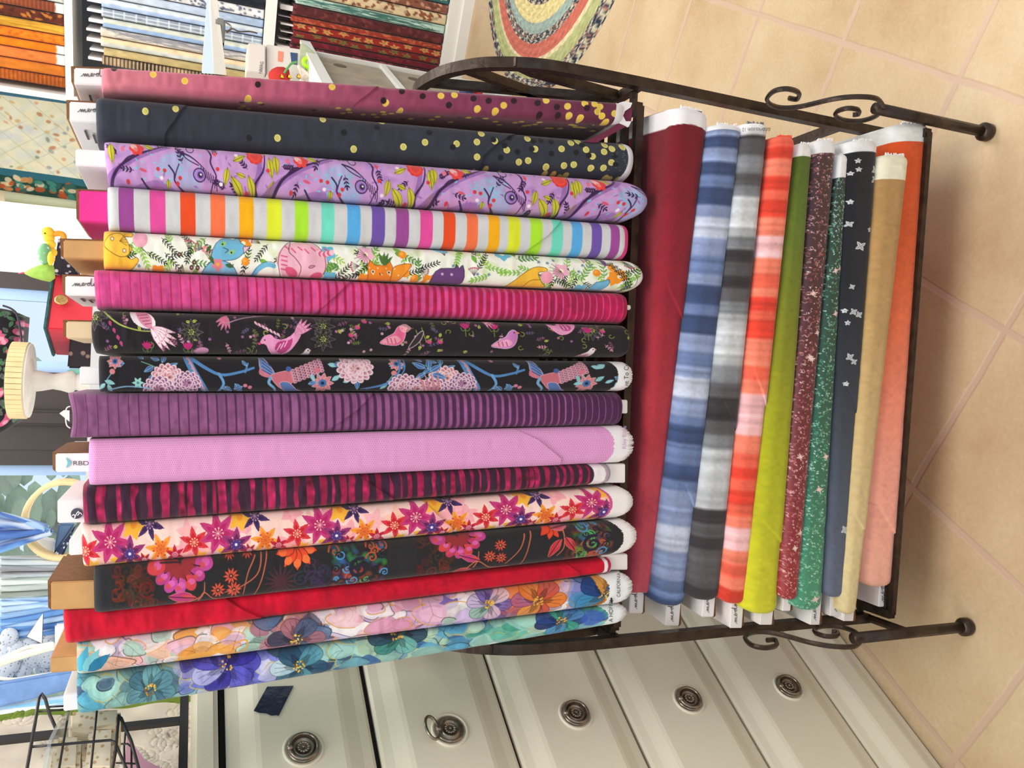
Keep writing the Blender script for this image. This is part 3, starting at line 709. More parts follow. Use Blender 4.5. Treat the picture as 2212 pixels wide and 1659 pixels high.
def print_wavy():
    c = Canvas(1142, 74, (66, 34, 60), .9, 20); r = random.Random(12); u = -4
    base = c.mottle(.05, 20, 3); nz = c.noise(1.6, 16, 5, .6); nz2 = c.noise(2.2, 20, 9, .6); mott = c.noise(.14, 12, 11)
    while u < 1110:
        p = max(.55, 1 - u / 2300.); w = r.choice([7, 9, 14, 16, 18, 12, 20]) * p; gap = r.choice([5, 14, 18, 22, 18, 26]) * p
        al = np.clip(c.U - (u + nz * p) + .5, 0, 1) * np.clip((u + w + nz2 * p) - c.U + .5, 0, 1)
        colr = np.array(r.choice([(176, 36, 92), (166, 30, 84), (150, 28, 74)]), float)[None, None] * (1 + mott[..., None])
        c.A = c.A * (1 - al[..., None]) + colr * al[..., None]
        u += w + gap
    c.band(1102, 1128, (238, 234, 236), 5); c.band(1128, 1136, (200, 176, 190), 4); c.band(1136, 1150, (168, 176, 190), 4)
    return c
def print_lilies():
    c = Canvas(1180, 80, (250, 214, 206), .95, 20); r = random.Random(3); N = c.L
    for i in range(60):
        u, v = r.random() * N, r.random() * 90 - 5
        c.flower(u, v, 24 + 12 * r.random(), 5, r.choice([(250, 176, 186), (252, 196, 170), (248, 160, 176), (252, 224, 214)]), (250, 190, 180), .62, r.random() * 3, .7)
    def lily(u, v, R, c1, c2, cc, n=6, rot=0, w=.42):
        for i in range(n):
            a = rot + i * 6.283 / n; c.leaf(u, v, R, R * w, a, c1); c.leaf(u, v, R * .62, R * w * .7, a, c2)
            c.line([(u + R * .2 * math.cos(a), v + R * .2 * math.sin(a)), (u + R * .95 * math.cos(a), v + R * .95 * math.sin(a))], .8, c2, .6)
        c.ell(u, v, R * .26, col=c2)
        for i in range(9): c.line([(u, v), (u + R * .24 * math.cos(i * .7), v + R * .24 * math.sin(i * .7))], 1.0, cc)
        for i in range(9): c.ell(u + R * .24 * math.cos(i * .7), v + R * .24 * math.sin(i * .7), 1.6, 1.6, 0, cc)
    o = 0; k = 1.0
    while o < 1180:
        X = lambda u: o + u * k
        K = .6 + .4 * k
        for u, v, R in [(88, 74, 30), (120, 80, 26), (112, 4, 30), (20, 80, 20)]: c.flower(X(u), v, R * K, 6, (250, 188, 62), (246, 160, 40), .6, .3)
        lily(X(146), 4, 34 * K, (82, 50, 112), (56, 36, 84), (200, 150, 190), 6, .3, .36)
        lily(X(62), 32, 46 * K, (206, 62, 132), (190, 36, 110), (250, 214, 200), 7, .1)
        lily(X(8), 46, 34 * K, (226, 62, 74), (206, 30, 50), (250, 200, 160), 6, .4)
        lily(X(102), 58, 38 * K, (164, 56, 124), (104, 36, 96), (236, 214, 240), 6, .6); c.ell(X(102), 58, 10 * K, 10 * K, 0, (84, 60, 140)); c.ell(X(102), 58, 3, 3, 0, (245, 235, 250))
        lily(X(168), 54, 34 * K, (250, 170, 64), (240, 130, 50), (214, 90, 40), 6, .2)
        lily(X(198), 68, 22 * K, (206, 34, 64), (176, 20, 60), (240, 160, 180), 6, .5); lily(X(132), 74, 18 * K, (196, 34, 80), (160, 20, 60), (240, 180, 190), 6, .2)
        for i in range(6): c.ell(X(168) + 15 * math.cos(i), 54 + 15 * math.sin(i), 2.2, 2.2, 0, (214, 76, 50))
        o += 232 * k; k *= .945
    c.band(1130, 1200, (242, 238, 236), 6); c.band(1125, 1131, (214, 90, 150), 6)
    return c
def swirl(c, u, v, R, col, w=2.2, turns=1.6, d=1, a=1):
    pts = []
    for i in range(22):
        t = i / 21; an = d * t * turns * 6.283; pts.append((u + R * t * math.cos(an), v + R * t * math.sin(an)))
    c.line(pts, w, col, a, w * 1.6, sm=0)
def print_batik():
    c = Canvas(1165, 88, (40, 40, 44), .95, 20); r = random.Random(7)
    BR = (112, 54, 44); x0 = 200
    def swz(a, b, col, n):
        for i in range(n):
            u, v = a + (b - a) * r.random(), r.random() * 90
            swirl(c, u, v, 10 + 10 * r.random(), tuple(q * (.6 + .5 * r.random()) for q in col), 2 + 2 * r.random(), 1 + r.random(), r.choice([-1, 1]))
            c.leaf(u + 8, v, 22, 6, r.random() * 6.3, tuple(q * (.5 + .5 * r.random()) for q in col), .8)
    swz(44, 130, BR, 26); swz(690, 760, BR, 16); swz(440, 500, (70, 54, 90), 12); swz(1010, 1030, (90, 50, 50), 5); swz(560, 640, (60, 40, 50), 0)
    def bigflower(u, v, R, cols, n=7, a0=.1, a1=3.05):
        for i in range(n):
            a = a0 + (a1 - a0) * i / (n - 1); L = R * (1 if i not in (0, n - 1) else 1.15)
            x, y = u + L * .72 * math.cos(a), v + L * .72 * math.sin(a)
            c.leaf(u, v, L * .95, L * .34, a, (160, 50, 60)); c.ell(x, y, L * .27, L * .2, a, cols[i % len(cols)])
            c.ell(x + 3, y - 2, L * .12, L * .1, 0, (226, 110, 190), .8); c.ell(x - 5, y + 3, L * .1, L * .08, 0, (220, 80, 70), .7)
            c.line([(u, v), (u + L * .6 * math.cos(a + .12), v + L * .6 * math.sin(a + .12))], 2.2, (34, 28, 34))
    bigflower(186, 4, 62, [(196, 76, 160), (190, 66, 140), (214, 70, 80), (206, 84, 170)])
    bigflower(780, 0, 52, [(200, 70, 150), (196, 60, 110), (214, 70, 80)])
    for i in range(5): 
        a = .2 + i * .68; c.leaf(435, -4, 46, 22, a, (240, 84, 44), out=(60, 20, 20)); c.ell(435 + 30 * math.cos(a), -4 + 30 * math.sin(a), 9, 8, a, (250, 124, 66))
    for i in range(4): c.leaf(978, -2, 32, 16, .4 + i * .7, (232, 76, 44), out=(60, 20, 20))
    def dz(u, v, R): 
        for i in range(10): c.leaf(u, v, R, R * .34, i * .628, (224, 96, 72), out=(90, 30, 30))
        c.ell(u, v, R * .24, col=(60, 24, 24)); c.ell(u, v, 2, 2, 0, (240, 150, 110))
    for q in ((294, 38, 18), (266, 64, 17), (300, 66, 18), (292, -4, 14), (330, -4, 14), (868, 30, 15), (846, 54, 15), (870, 60, 14)): dz(*q)
    for pts in ([(346, 4), (330, 36), (320, 80)], [(360, 0), (350, 40), (310, 64), (280, 70)], [(372, 0), (360, 50), (344, 84)], [(224, 82), (236, 66), (238, 46)], [(196, 88), (226, 76), (238, 66), (262, 84), (310, 84)], [(812, 76), (820, 60), (822, 40)], [(790, 86), (818, 62), (850, 82), (890, 84)], [(920, 10), (910, 44), (880, 76)], [(934, 6), (926, 50), (914, 84)], [(1004, 10), (1004, 50), (990, 70)]):
        c.line(pts, 3, (206, 110, 80), 1, 1.6)
    def lf(u, v, ln, a, c1=(196, 60, 130)): c.leaf(u, v, ln, ln * .4, a, c1, out=(226, 130, 110)); c.leaf(u + 4, v, ln * .6, ln * .16, a + .1, (220, 80, 90)); c.line([(u, v), (u + ln * math.cos(a), v + ln * math.sin(a))], 1.6, (40, 24, 30))
    lf(218, 76, 60, 3.3); lf(200, 84, 40, 2.9, (190, 70, 60)); lf(822, 60, 44, 3.5); lf(806, 80, 40, 3.0, (180, 60, 70)); lf(996, 30, 50, 2.1, (206, 54, 70)); lf(1006, 26, 46, 1.0, (206, 54, 70)); lf(980, 4, 40, -.1, (200, 110, 150))
    for i in range(16): c.leaf(400, 62, 40, 5, i * .39, (88, 44, 62), .85)
    # bright scrollwork squares
    for a, b in ((505, 630), (1020, 1112)):
        for i in range(90):
            u, v = a + 6 + (b - a - 12) * r.random(), r.random() * 88
            t = v / 88.; pal = [(52, 110, 180), (40, 130, 110), (70, 150, 60)] if t < .5 else [(170, 60, 50), (200, 90, 50), (90, 60, 130)]
            if a > 900: pal = [(64, 140, 60), (150, 56, 60), (190, 80, 60), (60, 110, 160)] if t < .6 else [(190, 70, 60), (150, 60, 70), (120, 180, 60)]
            c.ell(u, v, 7, 5, r.random() * 3, r.choice(pal), .5, 4)
        for i in range(26):
            u, v = a + 8 + (b - a - 16) * r.random(), r.random() * 88; t = v / 88.
            swirl(c, u, v, 6 + 8 * r.random(), r.choice([(34, 34, 50), (40, 30, 40), (190, 90, 60), (90, 170, 90), (80, 150, 200)]), 2.2, 1.5, r.choice([-1, 1]))
        swirl(c, (a + b) / 2, 50, 22, (40, 36, 56), 5, 1.8)
    c.band(628, 690, (44, 44, 48)); c.band(1112, 1132, (40, 40, 44), 8); c.band(1132, 1190, (240, 236, 236), 8)
    c.band(-10, 40, (44, 46, 52))
    return c
def print_red():
    c = Canvas(1190, 60, (206, 0, 48), .7, 24); c.mottle(.07, 26, 3, .7).mottle(.03, 8, 4)
    c.band(1168, 1176, (240, 236, 238), 3); c.band(1176, 1183, (196, 30, 90), 3); c.band(1183, 1195, (240, 232, 236), 3)
    return c
def watercolour(L, W, base, zones, gold, seed, n=150):
    c = Canvas(L, W, base, .95, 20); r = random.Random(seed)
    c.mottle(.03, 60, seed)
    for i in range(n):
        u, v = r.random() * L, r.random() * (W + 20) - 10
        pal = [z for z in zones if z[0] <= u < z[1]] or [zones[0]]
        col = r.choice(pal[0][2]); R = 14 + 26 * r.random(); pts = []; an = r.random() * 6.3
        for j in range(7):
            a = an + j * .897; q = R * (.55 + .5 * r.random()); pts.append((u + q * math.cos(a) * 1.3, v + q * math.sin(a) * .8))
        P = smooth_line([(p[0], p[1], 0) for p in pts], 4, True)
        g = r.random()
        c.poly([(p[0], p[1]) for p in P], col, .55 + .3 * g)
        c.poly([(u + (p[0] - u) * .7, v + (p[1] - v) * .7) for p in P], tuple(min(255, q * (.8 if g < .5 else 1.14)) for q in col), .35)
        k0 = r.randrange(len(P)); seg = [P[(k0 + j) % len(P)] for j in range(14)]
        c.line([(p[0], p[1]) for p in seg], 1.3 + r.random(), gold if r.random() < .5 else tuple(q * .5 for q in col), .85, sm=0)
        if r.random() < .4:
            for q in range(3): 
                a = r.random() * 6.3; c.line([(u, v), (u + R * .5 * math.cos(a), v + R * .4 * math.sin(a + .4)), (u + R * math.cos(a), v + R * .8 * math.sin(a))], .9, tuple(q2 * .55 for q2 in col), .7)
    return c
def wc_flower(c, u, v, R, pet, centre=(214, 160, 44), n=6, seed=1, dark=(30, 34, 64)):
    r = random.Random(seed)
    for i in range(n):
        a = i * 6.283 / n + r.random() * .4; pts = []
        for p, q in [(0, 0), (.35, .5), (.75, .62), (1, .3), (1.04, -.2), (.8, -.6), (.35, -.5)]: pts.append((u + R * (p * math.cos(a) - q * .62 * math.sin(a)) * 1.2, v + R * (p * math.sin(a) + q * .62 * math.cos(a)) * .9))
        col = pet[i % len(pet)]; c.poly(pts, col, .85, sm=4, out=tuple(q * .6 for q in col), ow=1)
        c.leaf(u, v, R * .7, R * .34, a, tuple(q * .6 for q in col), .6)
        for j in range(3): c.line([(u, v), (u + R * math.cos(a + (j - 1) * .25) * 1.05, v + R * math.sin(a + (j - 1) * .25) * .85)], .8, dark, .6)
    for i in range(26):
        a, q = r.random() * 6.3, R * .26 * math.sqrt(r.random()); c.ell(u + q * math.cos(a), v + q * math.sin(a), 2, 1.8, 0, r.choice([centre, (240, 206, 100), (150, 100, 30)]))
def print_wc_warm():
    W_ = (240, 232, 236); P = (228, 178, 206); LV = (196, 176, 220); PE = (240, 184, 160); T = (110, 190, 204); G = (170, 206, 190); O = (236, 160, 70); D = (60, 70, 100)
    c = watercolour(1192, 68, (240, 234, 238), [(0, 60, [T, PE, G]), (60, 240, [W_, P, LV, PE, W_, G]), (240, 380, [W_, P, G, O, W_]), (380, 520, [(190, 130, 140), D, (170, 110, 130), PE, (90, 120, 160)]), (520, 780, [P, (236, 190, 200), LV, (214, 150, 180), W_]), (780, 900, [W_, LV, (110, 90, 170), G]), (900, 1010, [(236, 128, 60), (220, 96, 60), (170, 90, 130), G]), (1010, 1080, [(120, 140, 210), LV, (226, 226, 240)]), (1080, 1200, [(240, 150, 60), (244, 176, 80), (44, 110, 176), (60, 150, 200)])], (224, 164, 84), 21, 210)
    for i in range(3): c.leaf(4 + 10 * i, 60, 60, 26, -1.2 + .3 * i, [(84, 176, 202), (130, 204, 214), (40, 130, 170)][i])
    c.line([(220, 62), (300, 50), (360, 34), (350, 60), (240, 74)], 3, (236, 166, 60)); c.leaf(200, 66, 120, 20, -.12, (240, 176, 80), .8)
    wc_flower(c, 470, 50, 50, [(176, 112, 128), (84, 98, 132), (190, 130, 146), (60, 66, 92)], (240, 210, 110), 6, 3)
    wc_flower(c, 880, 26, 40, [(120, 96, 176), (226, 196, 214), (150, 190, 170), (196, 176, 214)], (226, 164, 50), 6, 5)
    wc_flower(c, 985, 34, 48, [(238, 128, 44), (214, 84, 66), (240, 160, 70), (180, 96, 140)], (240, 180, 70), 6, 8)
    wc_flower(c, 1130, 40, 52, [(244, 166, 60), (30, 96, 168), (240, 150, 60), (60, 146, 196), (20, 60, 130)], (214, 160, 80), 7, 10)
    c.band(1138, 1200, (238, 240, 242), 5); return c
def print_wc_teal():
    T = (112, 168, 180); T2 = (92, 176, 204); G = (142, 184, 176); N = (60, 84, 120); V = (84, 84, 180); PV = (180, 180, 226); MI = (168, 216, 206); DG = (50, 86, 96)
    c = watercolour(1187, 70, (150, 192, 196), [(0, 90, [T, T2, G, MI, N]), (90, 210, [T, T2, G, DG, (90, 130, 140)]), (210, 430, [V, PV, (110, 120, 210), (60, 50, 150), (206, 206, 240)]), (430, 620, [T, MI, N, (70, 120, 160), DG]), (620, 860, [(94, 170, 206), MI, (190, 220, 190), (56, 100, 160), G]), (860, 1000, [MI, (196, 224, 216), (60, 160, 140), (110, 190, 170), (226, 236, 226)]), (1000, 1200, [(90, 190, 170), (60, 110, 190), MI, (40, 84, 160), (160, 220, 226)])], (200, 186, 110), 33, 230)
    wc_flower(c, 160, 40, 44, [(96, 150, 166), (70, 120, 140), (120, 180, 186)], (200, 170, 60), 7, 2)
    wc_flower(c, 320, 14, 60, [(76, 70, 190), (96, 96, 206), (56, 48, 160), (186, 190, 236)], (90, 70, 150), 7, 4)
    wc_flower(c, 478, 40, 50, [(40, 84, 116), (90, 160, 180), (60, 110, 140), (190, 220, 230)], (226, 204, 90), 6, 6)
    wc_flower(c, 690, 4, 50, [(40, 76, 100), (120, 190, 180), (60, 140, 130)], (206, 150, 70), 6, 7)
    wc_flower(c, 1040, 24, 46, [(40, 76, 150), (66, 176, 150), (90, 150, 200), (30, 50, 110)], (220, 170, 60), 7, 9)
    c.ell(1110, 30, 26, 24, 0, (66, 104, 196), .8, 6)
    c.band(1142, 1200, (236, 240, 244), 5); return c
# ---------------------------------------------------------------- floor, walls
def floor_mat():
    m = bpy.data.materials.new('clay_tile'); m.use_nodes = True; nt = m.node_tree; N = nt.nodes; Lk = nt.links; b = N['Principled BSDF']
    tc = N.new('ShaderNodeTexCoord')
    def vec(op, a, c):
        n = N.new('ShaderNodeVectorMath'); n.operation = op
        for i, q in enumerate((a, c)):
            if hasattr(q, 'links'): Lk.new(q, n.inputs[i])
            else: n.inputs[i].default_value = q
        return n
    def mth(op, a, c=None, d=None):
        n = N.new('ShaderNodeMath'); n.operation = op
        for i, q in enumerate((a, c, d)):
            if q is None: continue
            if hasattr(q, 'links'): Lk.new(q, n.inputs[i])
            else: n.inputs[i].default_value = q
        return n.outputs[0]
    rel = vec('SUBTRACT', tc.outputs['Object'], (.805, 1.424, 0)).outputs[0]
    wob = N.new('ShaderNodeTexNoise'); wob.inputs['Scale'].default_value = 7; wob.inputs['Detail'].default_value = 6; Lk.new(tc.outputs['Object'], wob.inputs['Vector'])
    wv = mth('MULTIPLY_ADD', wob.outputs['Fac'], .036, -.018)
    u = mth('ADD', vec('DOT_PRODUCT', rel, (-1.7955, -2.948, 0)).outputs['Value'], wv)
    v = mth('ADD', vec('DOT_PRODUCT', rel, (-2.948, 1.7955, 0)).outputs['Value'], wv)
    ds = []
    for q in (u, v):
        f = mth('FRACT', q); ds.append(mth('SUBTRACT', .5, mth('ABSOLUTE', mth('SUBTRACT', f, .5))))
    d = mth('MINIMUM', ds[0], ds[1])
    mr = N.new('ShaderNodeMapRange'); mr.interpolation_type = 'SMOOTHSTEP'; Lk.new(d, mr.inputs['Value'])
    mr.inputs['From Min'].default_value = .011; mr.inputs['From Max'].default_value = .026
    n1 = N.new('ShaderNodeTexNoise'); n1.inputs['Scale'].default_value = 3.4; n1.inputs['Detail'].default_value = 9; n1.inputs['Roughness'].default_value = .62; Lk.new(tc.outputs['Object'], n1.inputs['Vector'])
    cr = N.new('ShaderNodeValToRGB'); e = cr.color_ramp.elements; e[0].position = .3; e[0].color = rgba((180, 150, 114)); e[1].position = .72; e[1].color = rgba((207, 187, 156))
    k = cr.color_ramp.elements.new(.5); k.color = rgba((197, 172, 137)); Lk.new(n1.outputs['Fac'], cr.inputs['Fac'])
    n2 = N.new('ShaderNodeTexNoise'); n2.inputs['Scale'].default_value = 130; n2.inputs['Detail'].default_value = 4; Lk.new(tc.outputs['Object'], n2.inputs['Vector'])
    m2 = N.new('ShaderNodeMapRange'); m2.inputs['To Min'].default_value = .86; m2.inputs['To Max'].default_value = 1.12; Lk.new(n2.outputs['Fac'], m2.inputs['Value'])
    mx = N.new('ShaderNodeMix'); mx.data_type = 'RGBA'; mx.blend_type = 'MULTIPLY'; mx.inputs['Factor'].default_value = 1; Lk.new(cr.outputs['Color'], mx.inputs['A']); Lk.new(m2.outputs['Result'], mx.inputs['B'])
    gx = N.new('ShaderNodeMix'); gx.data_type = 'RGBA'; Lk.new(mr.outputs['Result'], gx.inputs['Factor']); gx.inputs['A'].default_value = rgba((196, 168, 146)); Lk.new(mx.outputs['Result'], gx.inputs['B'])
    Lk.new(gx.outputs['Result'], b.inputs['Base Color']); b.inputs['Roughness'].default_value = .42; b.inputs['Specular IOR Level'].default_value = .35
    hh = mth('ADD', mth('MULTIPLY', mr.outputs['Result'], .5), mth('MULTIPLY', n1.outputs['Fac'], .35))
    bp = N.new('ShaderNodeBump'); bp.inputs['Strength'].default_value = .5; bp.inputs['Distance'].default_value = .004; Lk.new(hh, bp.inputs['Height']); Lk.new(bp.outputs['Normal'], b.inputs['Normal'])
    return m
fl = MB().box((0, 1.0, -.02), (7.0, 8.0, .04)).build('floor', floor_mat()); tag(fl, kind='structure')

# bookcase front line and the wall that carries it
SA = np.array([1.405, 3.46, 0.0]); SD = np.array([-.397, .203, 0.0]); SD /= np.linalg.norm(SD); SN = np.array([-SD[1], SD[0], 0.0])
if SN[1] < 0: SN = -SN
def shelf_pt(s, z, back=0.0): return SA + SD * s + SN * back + np.array([0, 0, z])
def on_shelf(x, y, back=0.0): return on_plane(x, y, SA + SN * back, SN)
M_WALL = mat('cream_wall_paint', (250, 240, 216), .8, noise=.02, nscale=3)
wb = .34
p0, p1 = shelf_pt(-1.6, 0, wb), shelf_pt(1.22, 0, wb)
MB().extr([p0, p1, p1 + np.array([0, 0, 2.7]), p0 + np.array([0, 0, 2.7])], SN * .08).build('wall_right', M_WALL); tag(bpy.data.objects['wall_right'], kind='structure')
tag(MB().box((.2, 1.2, 2.74), (6.4, 8.2, .06)).build('ceiling', mat('white_ceiling', (240, 238, 232), .9)), kind='structure')
# window wall, Y = 3
YW = 3.0
def wx(y, x=60): return on_y(x, y, YW)[0]
xA, xB, xC, xD = wx(506), wx(612), wx(850), wx(950)
wl = MB()
wl.box(((p1[0] + xB) / 2 - .0, YW + .05, 1.35), (abs(p1[0] - xB), .08, 2.7)) if False else None
def wbox(x0, x1, z0, z1, y0=YW, th=.08): return ((x0 + x1) / 2, y0 + th / 2, (z0 + z1) / 2), (abs(x1 - x0), th, z1 - z0)
xE = wx(447, 120)
c_, s_ = wbox(xA, xE, 0, 2.7); wl.box(c_, s_)

c_, s_ = wbox(-2.6, xA, 0, .95); wl.box(c_, s_)
c_, s_ = wbox(-2.6, xA, 2.4, 2.7); wl.box(c_, s_)
c_, s_ = wbox(xE - .06, xE, 0, 2.7, YW + .08, 1.4); tag(MB().box(c_, s_).build('wall_left', M_WALL), kind='structure')
wl.build('wall_back', M_WALL); tag(bpy.data.objects['wall_back'], kind='structure')
M_FRAME = mat('dark_bronze_window_frame', (54, 46, 44), .45, metal=.3, noise=.05)
M_FRAMEB = mat('pale_blue_sash', (150, 178, 214), .4)
def glass_mat():
    m = bpy.data.materials.new('window_glass'); m.use_nodes = True; nt = m.node_tree; b = nt.nodes['Principled BSDF']
    nt.nodes.remove(b); o = nt.nodes['Material Output']; t = nt.nodes.new('ShaderNodeBsdfTransparent'); g = nt.nodes.new('ShaderNodeBsdfGlossy'); g.inputs['Roughness'].default_value = .03
    x = nt.nodes.new('ShaderNodeMixShader'); x.inputs['Fac'].default_value = .06; t.inputs['Color'].default_value = (.94, .98, 1, 1)
    nt.links.new(t.outputs[0], x.inputs[1]); nt.links.new(g.outputs[0], x.inputs[2]); nt.links.new(x.outputs[0], o.inputs['Surface']); return m
M_GLASS = glass_mat()
z0w, z1w = .95, 2.4
def window(n, xl, xr, panes=True):
    t = thing('window_%d' % n, 'window', 'window', ((xl + xr) / 2, YW, z0w), kind='structure')
    for k in ('label', 'category'): del t[k]
    f = MB()
    for a, b in ((xl, xl + .05), (xr - .05, xr)):
        c, s = wbox(a, b, z0w, z1w, YW - .015, .07); f.box(c, s)
    for a, b in ((z0w, z0w + .05), (z1w - .05, z1w)):
        c, s = wbox(xl, xr, a, b, YW - .015, .07); f.box(c, s)
    f.build('window_frame', M_FRAME, t)
    s2 = MB()
    for a, b in ((xl + .05, xl + .085), (xr - .085, xr - .05)):
        c, s = wbox(a, b, z0w + .05, z1w - .05, YW + .01, .03); s2.box(c, s)
    s2.build('window_sash', M_FRAMEB, t)
    c, s = wbox(xl + .085, xr - .085, z0w + .05, z1w - .05, YW + .02, .004); MB().box(c, s).build('window_pane', M_GLASS, t)
window(1, xC + .02, xB + .03)
window(2, -2.5, xD - .03)
mull = MB()
for a, b, d in ((xD - .03, xC + .02, .05), (xD + .05, xC - .05, .075), (xD + .09, xC - .09, .09)):
    c, s = wbox(a, b, .95, 2.4, YW - d + .03, d); mull.box(c, s)
tag(mull.build('trim_1', M_FRAME), kind='structure')
# pale blind panel between the wall and the first window
c, s = wbox(xB + .03, xA, .95, 2.4, YW - .01, .06)
tag(MB().box(c, s).build('trim_2', mat('pale_window_reveal', (216, 236, 240), .6)), kind='structure')
# outside: lawn, tree trunk, foliage; pale base colours stand in for bright daylight
M_LAWN = mat('sunlit_lawn', (222, 236, 216), .9, noise=.12, nscale=6)
MB().box((-1.0, 9.0, -.1), (16, 11.5, .1)).build('lawn', M_LAWN); tag(bpy.data.objects['lawn'], 'sunlit lawn outside the windows', 'lawn', kind='stuff')
M_BARK = mat('bark', (158, 142, 132), .9, noise=.25, nscale=18, bump=.6)
M_LEAFY = mat('garden_foliage', (206, 216, 190), .9, noise=.18, nscale=5)
def out_tree(x, y, r, h, lab, seed):
    rr = random.Random(seed); t = thing('garden_tree', lab, 'tree', (x, y, 0), 'trees outside the window')
    MB().tube([(x, y, 0), (x + .05, y, h * .4), (x - .04, y, h * .75), (x, y, h)], [r, r * .8, r * .6, r * .4], 10).build('trunk', M_BARK, t, smooth=True)
    cr = MB()
    for i in range(420): cr.ball((x + rr.gauss(0, .72), y + rr.gauss(0, .6), h + rr.gauss(0, .5)), .05 + .09 * rr.random(), 6, 4, (1.3, 1, .6))
    cr.build('crown', M_LEAFY, t, smooth=True)
out_tree(-1.12, 6.6, .09, 2.6, 'slim brown tree trunk seen through the window above the brass hoop', 3)
out_tree(-3.3, 10.2, .14, 2.2, 'blurred green tree at the left of the garden outside', 5)

# ---------------------------------------------------------------- wrought iron rack
XR, XL = .405, -.335
rack = thing('iron_shelf_rack', 'dark bronzed iron two-shelf rack with scrolled legs holding the fabric bolts', 'rack', (.035, 1.05, 0))
def YZ(x, y, X=XR): return on_x(x, y, X)
rear = 1.245
top = [(.9500, .120), (.950, .30), (.948, .45), (.947, .566), (.949, .648), (.955, .705), (.978, .757), (1.006, .785), (1.042, .805), (1.100, .816), (1.155, .805), (1.190, .785), (1.218, .757), (1.240, .705), (rear, .648), (rear, .566), (rear, .30), (rear, .12)]
S1 = [(1909, 230), (1893, 213), (1850, 209), (1800, 214), (1730, 230), (1690, 233), (1665, 226), (1657, 213), (1672, 197), (1700, 192), (1725, 200), (1722, 214), (1704, 212)]
S2 = [(1909, 230), (1893, 250), (1860, 261), (1825, 260), (1806, 251), (1808, 241), (1830, 234), (1853, 237), (1855, 246), (1842, 248)]
for X, side in ((XR, 'right'), (XL, 'left')):
    P3 = lambda L: [(X, a, b) for a, b in L]
    MB().tube([tuple(p) for p in smooth_line(P3(top), 5)], .0068, 4, up=(1, 0, 0), r2=.0068).build('arched_post', M_IRON, rack)
    r = MB()
    for a in ([(1.013, .56), (1.067, .765), (1.078, .812)], [(.960, .735), (.977, .70), (.999, .565)], [(1.006, .785), (1.055, .649), (1.12, .56)], [(1.19, .56), (1.15, .66), (1.14, .81)]):
        r.tube(P3(a), .0055, 4, up=(1, 0, 0))
    r.build('fan_rod', M_IRON, rack)
    r = MB()
    for z in (.556, .21): MB().tube(P3([(.95, z), (rear, z)]), .0060, 4, up=(0, 0, 1)).build('side_stretcher', M_IRON, rack)
    MB().tube(P3([(.872, .12), (rear + .06, .12)]), .0062, 8).build('side_stretcher', M_IRON, rack)
    for yf in (.872, rear + .06):
        f = MB().tube(P3([(yf, .225), (yf, .012)]), .0082, 10)
        f.build('foot', M_IRON, rack, smooth=True)
        MB().lathe([(.0115, .0), (.0135, .004), (.0135, .013), (.009, .017)], (X, yf, 0), seg=16).build('foot_cap', M_IRON, rack, smooth=True)
    for S_ in (S1, S2):
        pts = [on_x(x, y, XR) for x, y in S_]
        for mir in (0, 1):
            Q = [(X, (p[1] if not mir else (.872 + rear + .06) - p[1]), p[2]) for p in pts]
            if mir and S_ is S2: continue
            MB().tube([tuple(q) for q in smooth_line(Q, 6)], .0030, 6, up=(1, 0, 0), r2=.0036).build('scroll', M_IRON, rack)
# shelves: front rail, back rail, slats
ZU, ZLW = .556, .119
for (zz, ya_, yb_, xl, xr, n, nm) in ((ZU, .950, 1.235, -.318, .376, 8, 'upper_shelf'), (ZLW, .8745, 1.235, -.318, .388, 10, 'lower_shelf')):
    ya_l = ya_ + (.030 if nm == 'lower_shelf' else .006)
    m = MB()
    rr_ = .0036 if nm == 'lower_shelf' else .0050
    m.tube([(xl, ya_l, zz), (xr, ya_, zz)], rr_, 4, up=(0, 0, 1), r2=rr_ * 1.1)
    m.tube([(xl, ya_l, zz), (xl, yb_, zz)], .006, 4, up=(0, 0, 1)); m.tube([(xr, ya_, zz), (xr, yb_, zz)], .006, 4, up=(0, 0, 1))
    m.tube([(xl, yb_, zz), (xr, yb_, zz)], .006, 4, up=(0, 0, 1))
    for i in range(1, n):
        y = ya_ + (yb_ - ya_) * i / n; m.tube([(xl, y + (.006), zz), (xr, y, zz)], .0045, 4, up=(0, 0, 1))
    for y in (.965, 1.2):
        m.tube([(xr, y, zz), (XR, y, zz)], .0055, 6); m.tube([(xl, y, zz), (XL, y, zz)], .0055, 6)
    m.build(nm, M_IRON, rack)

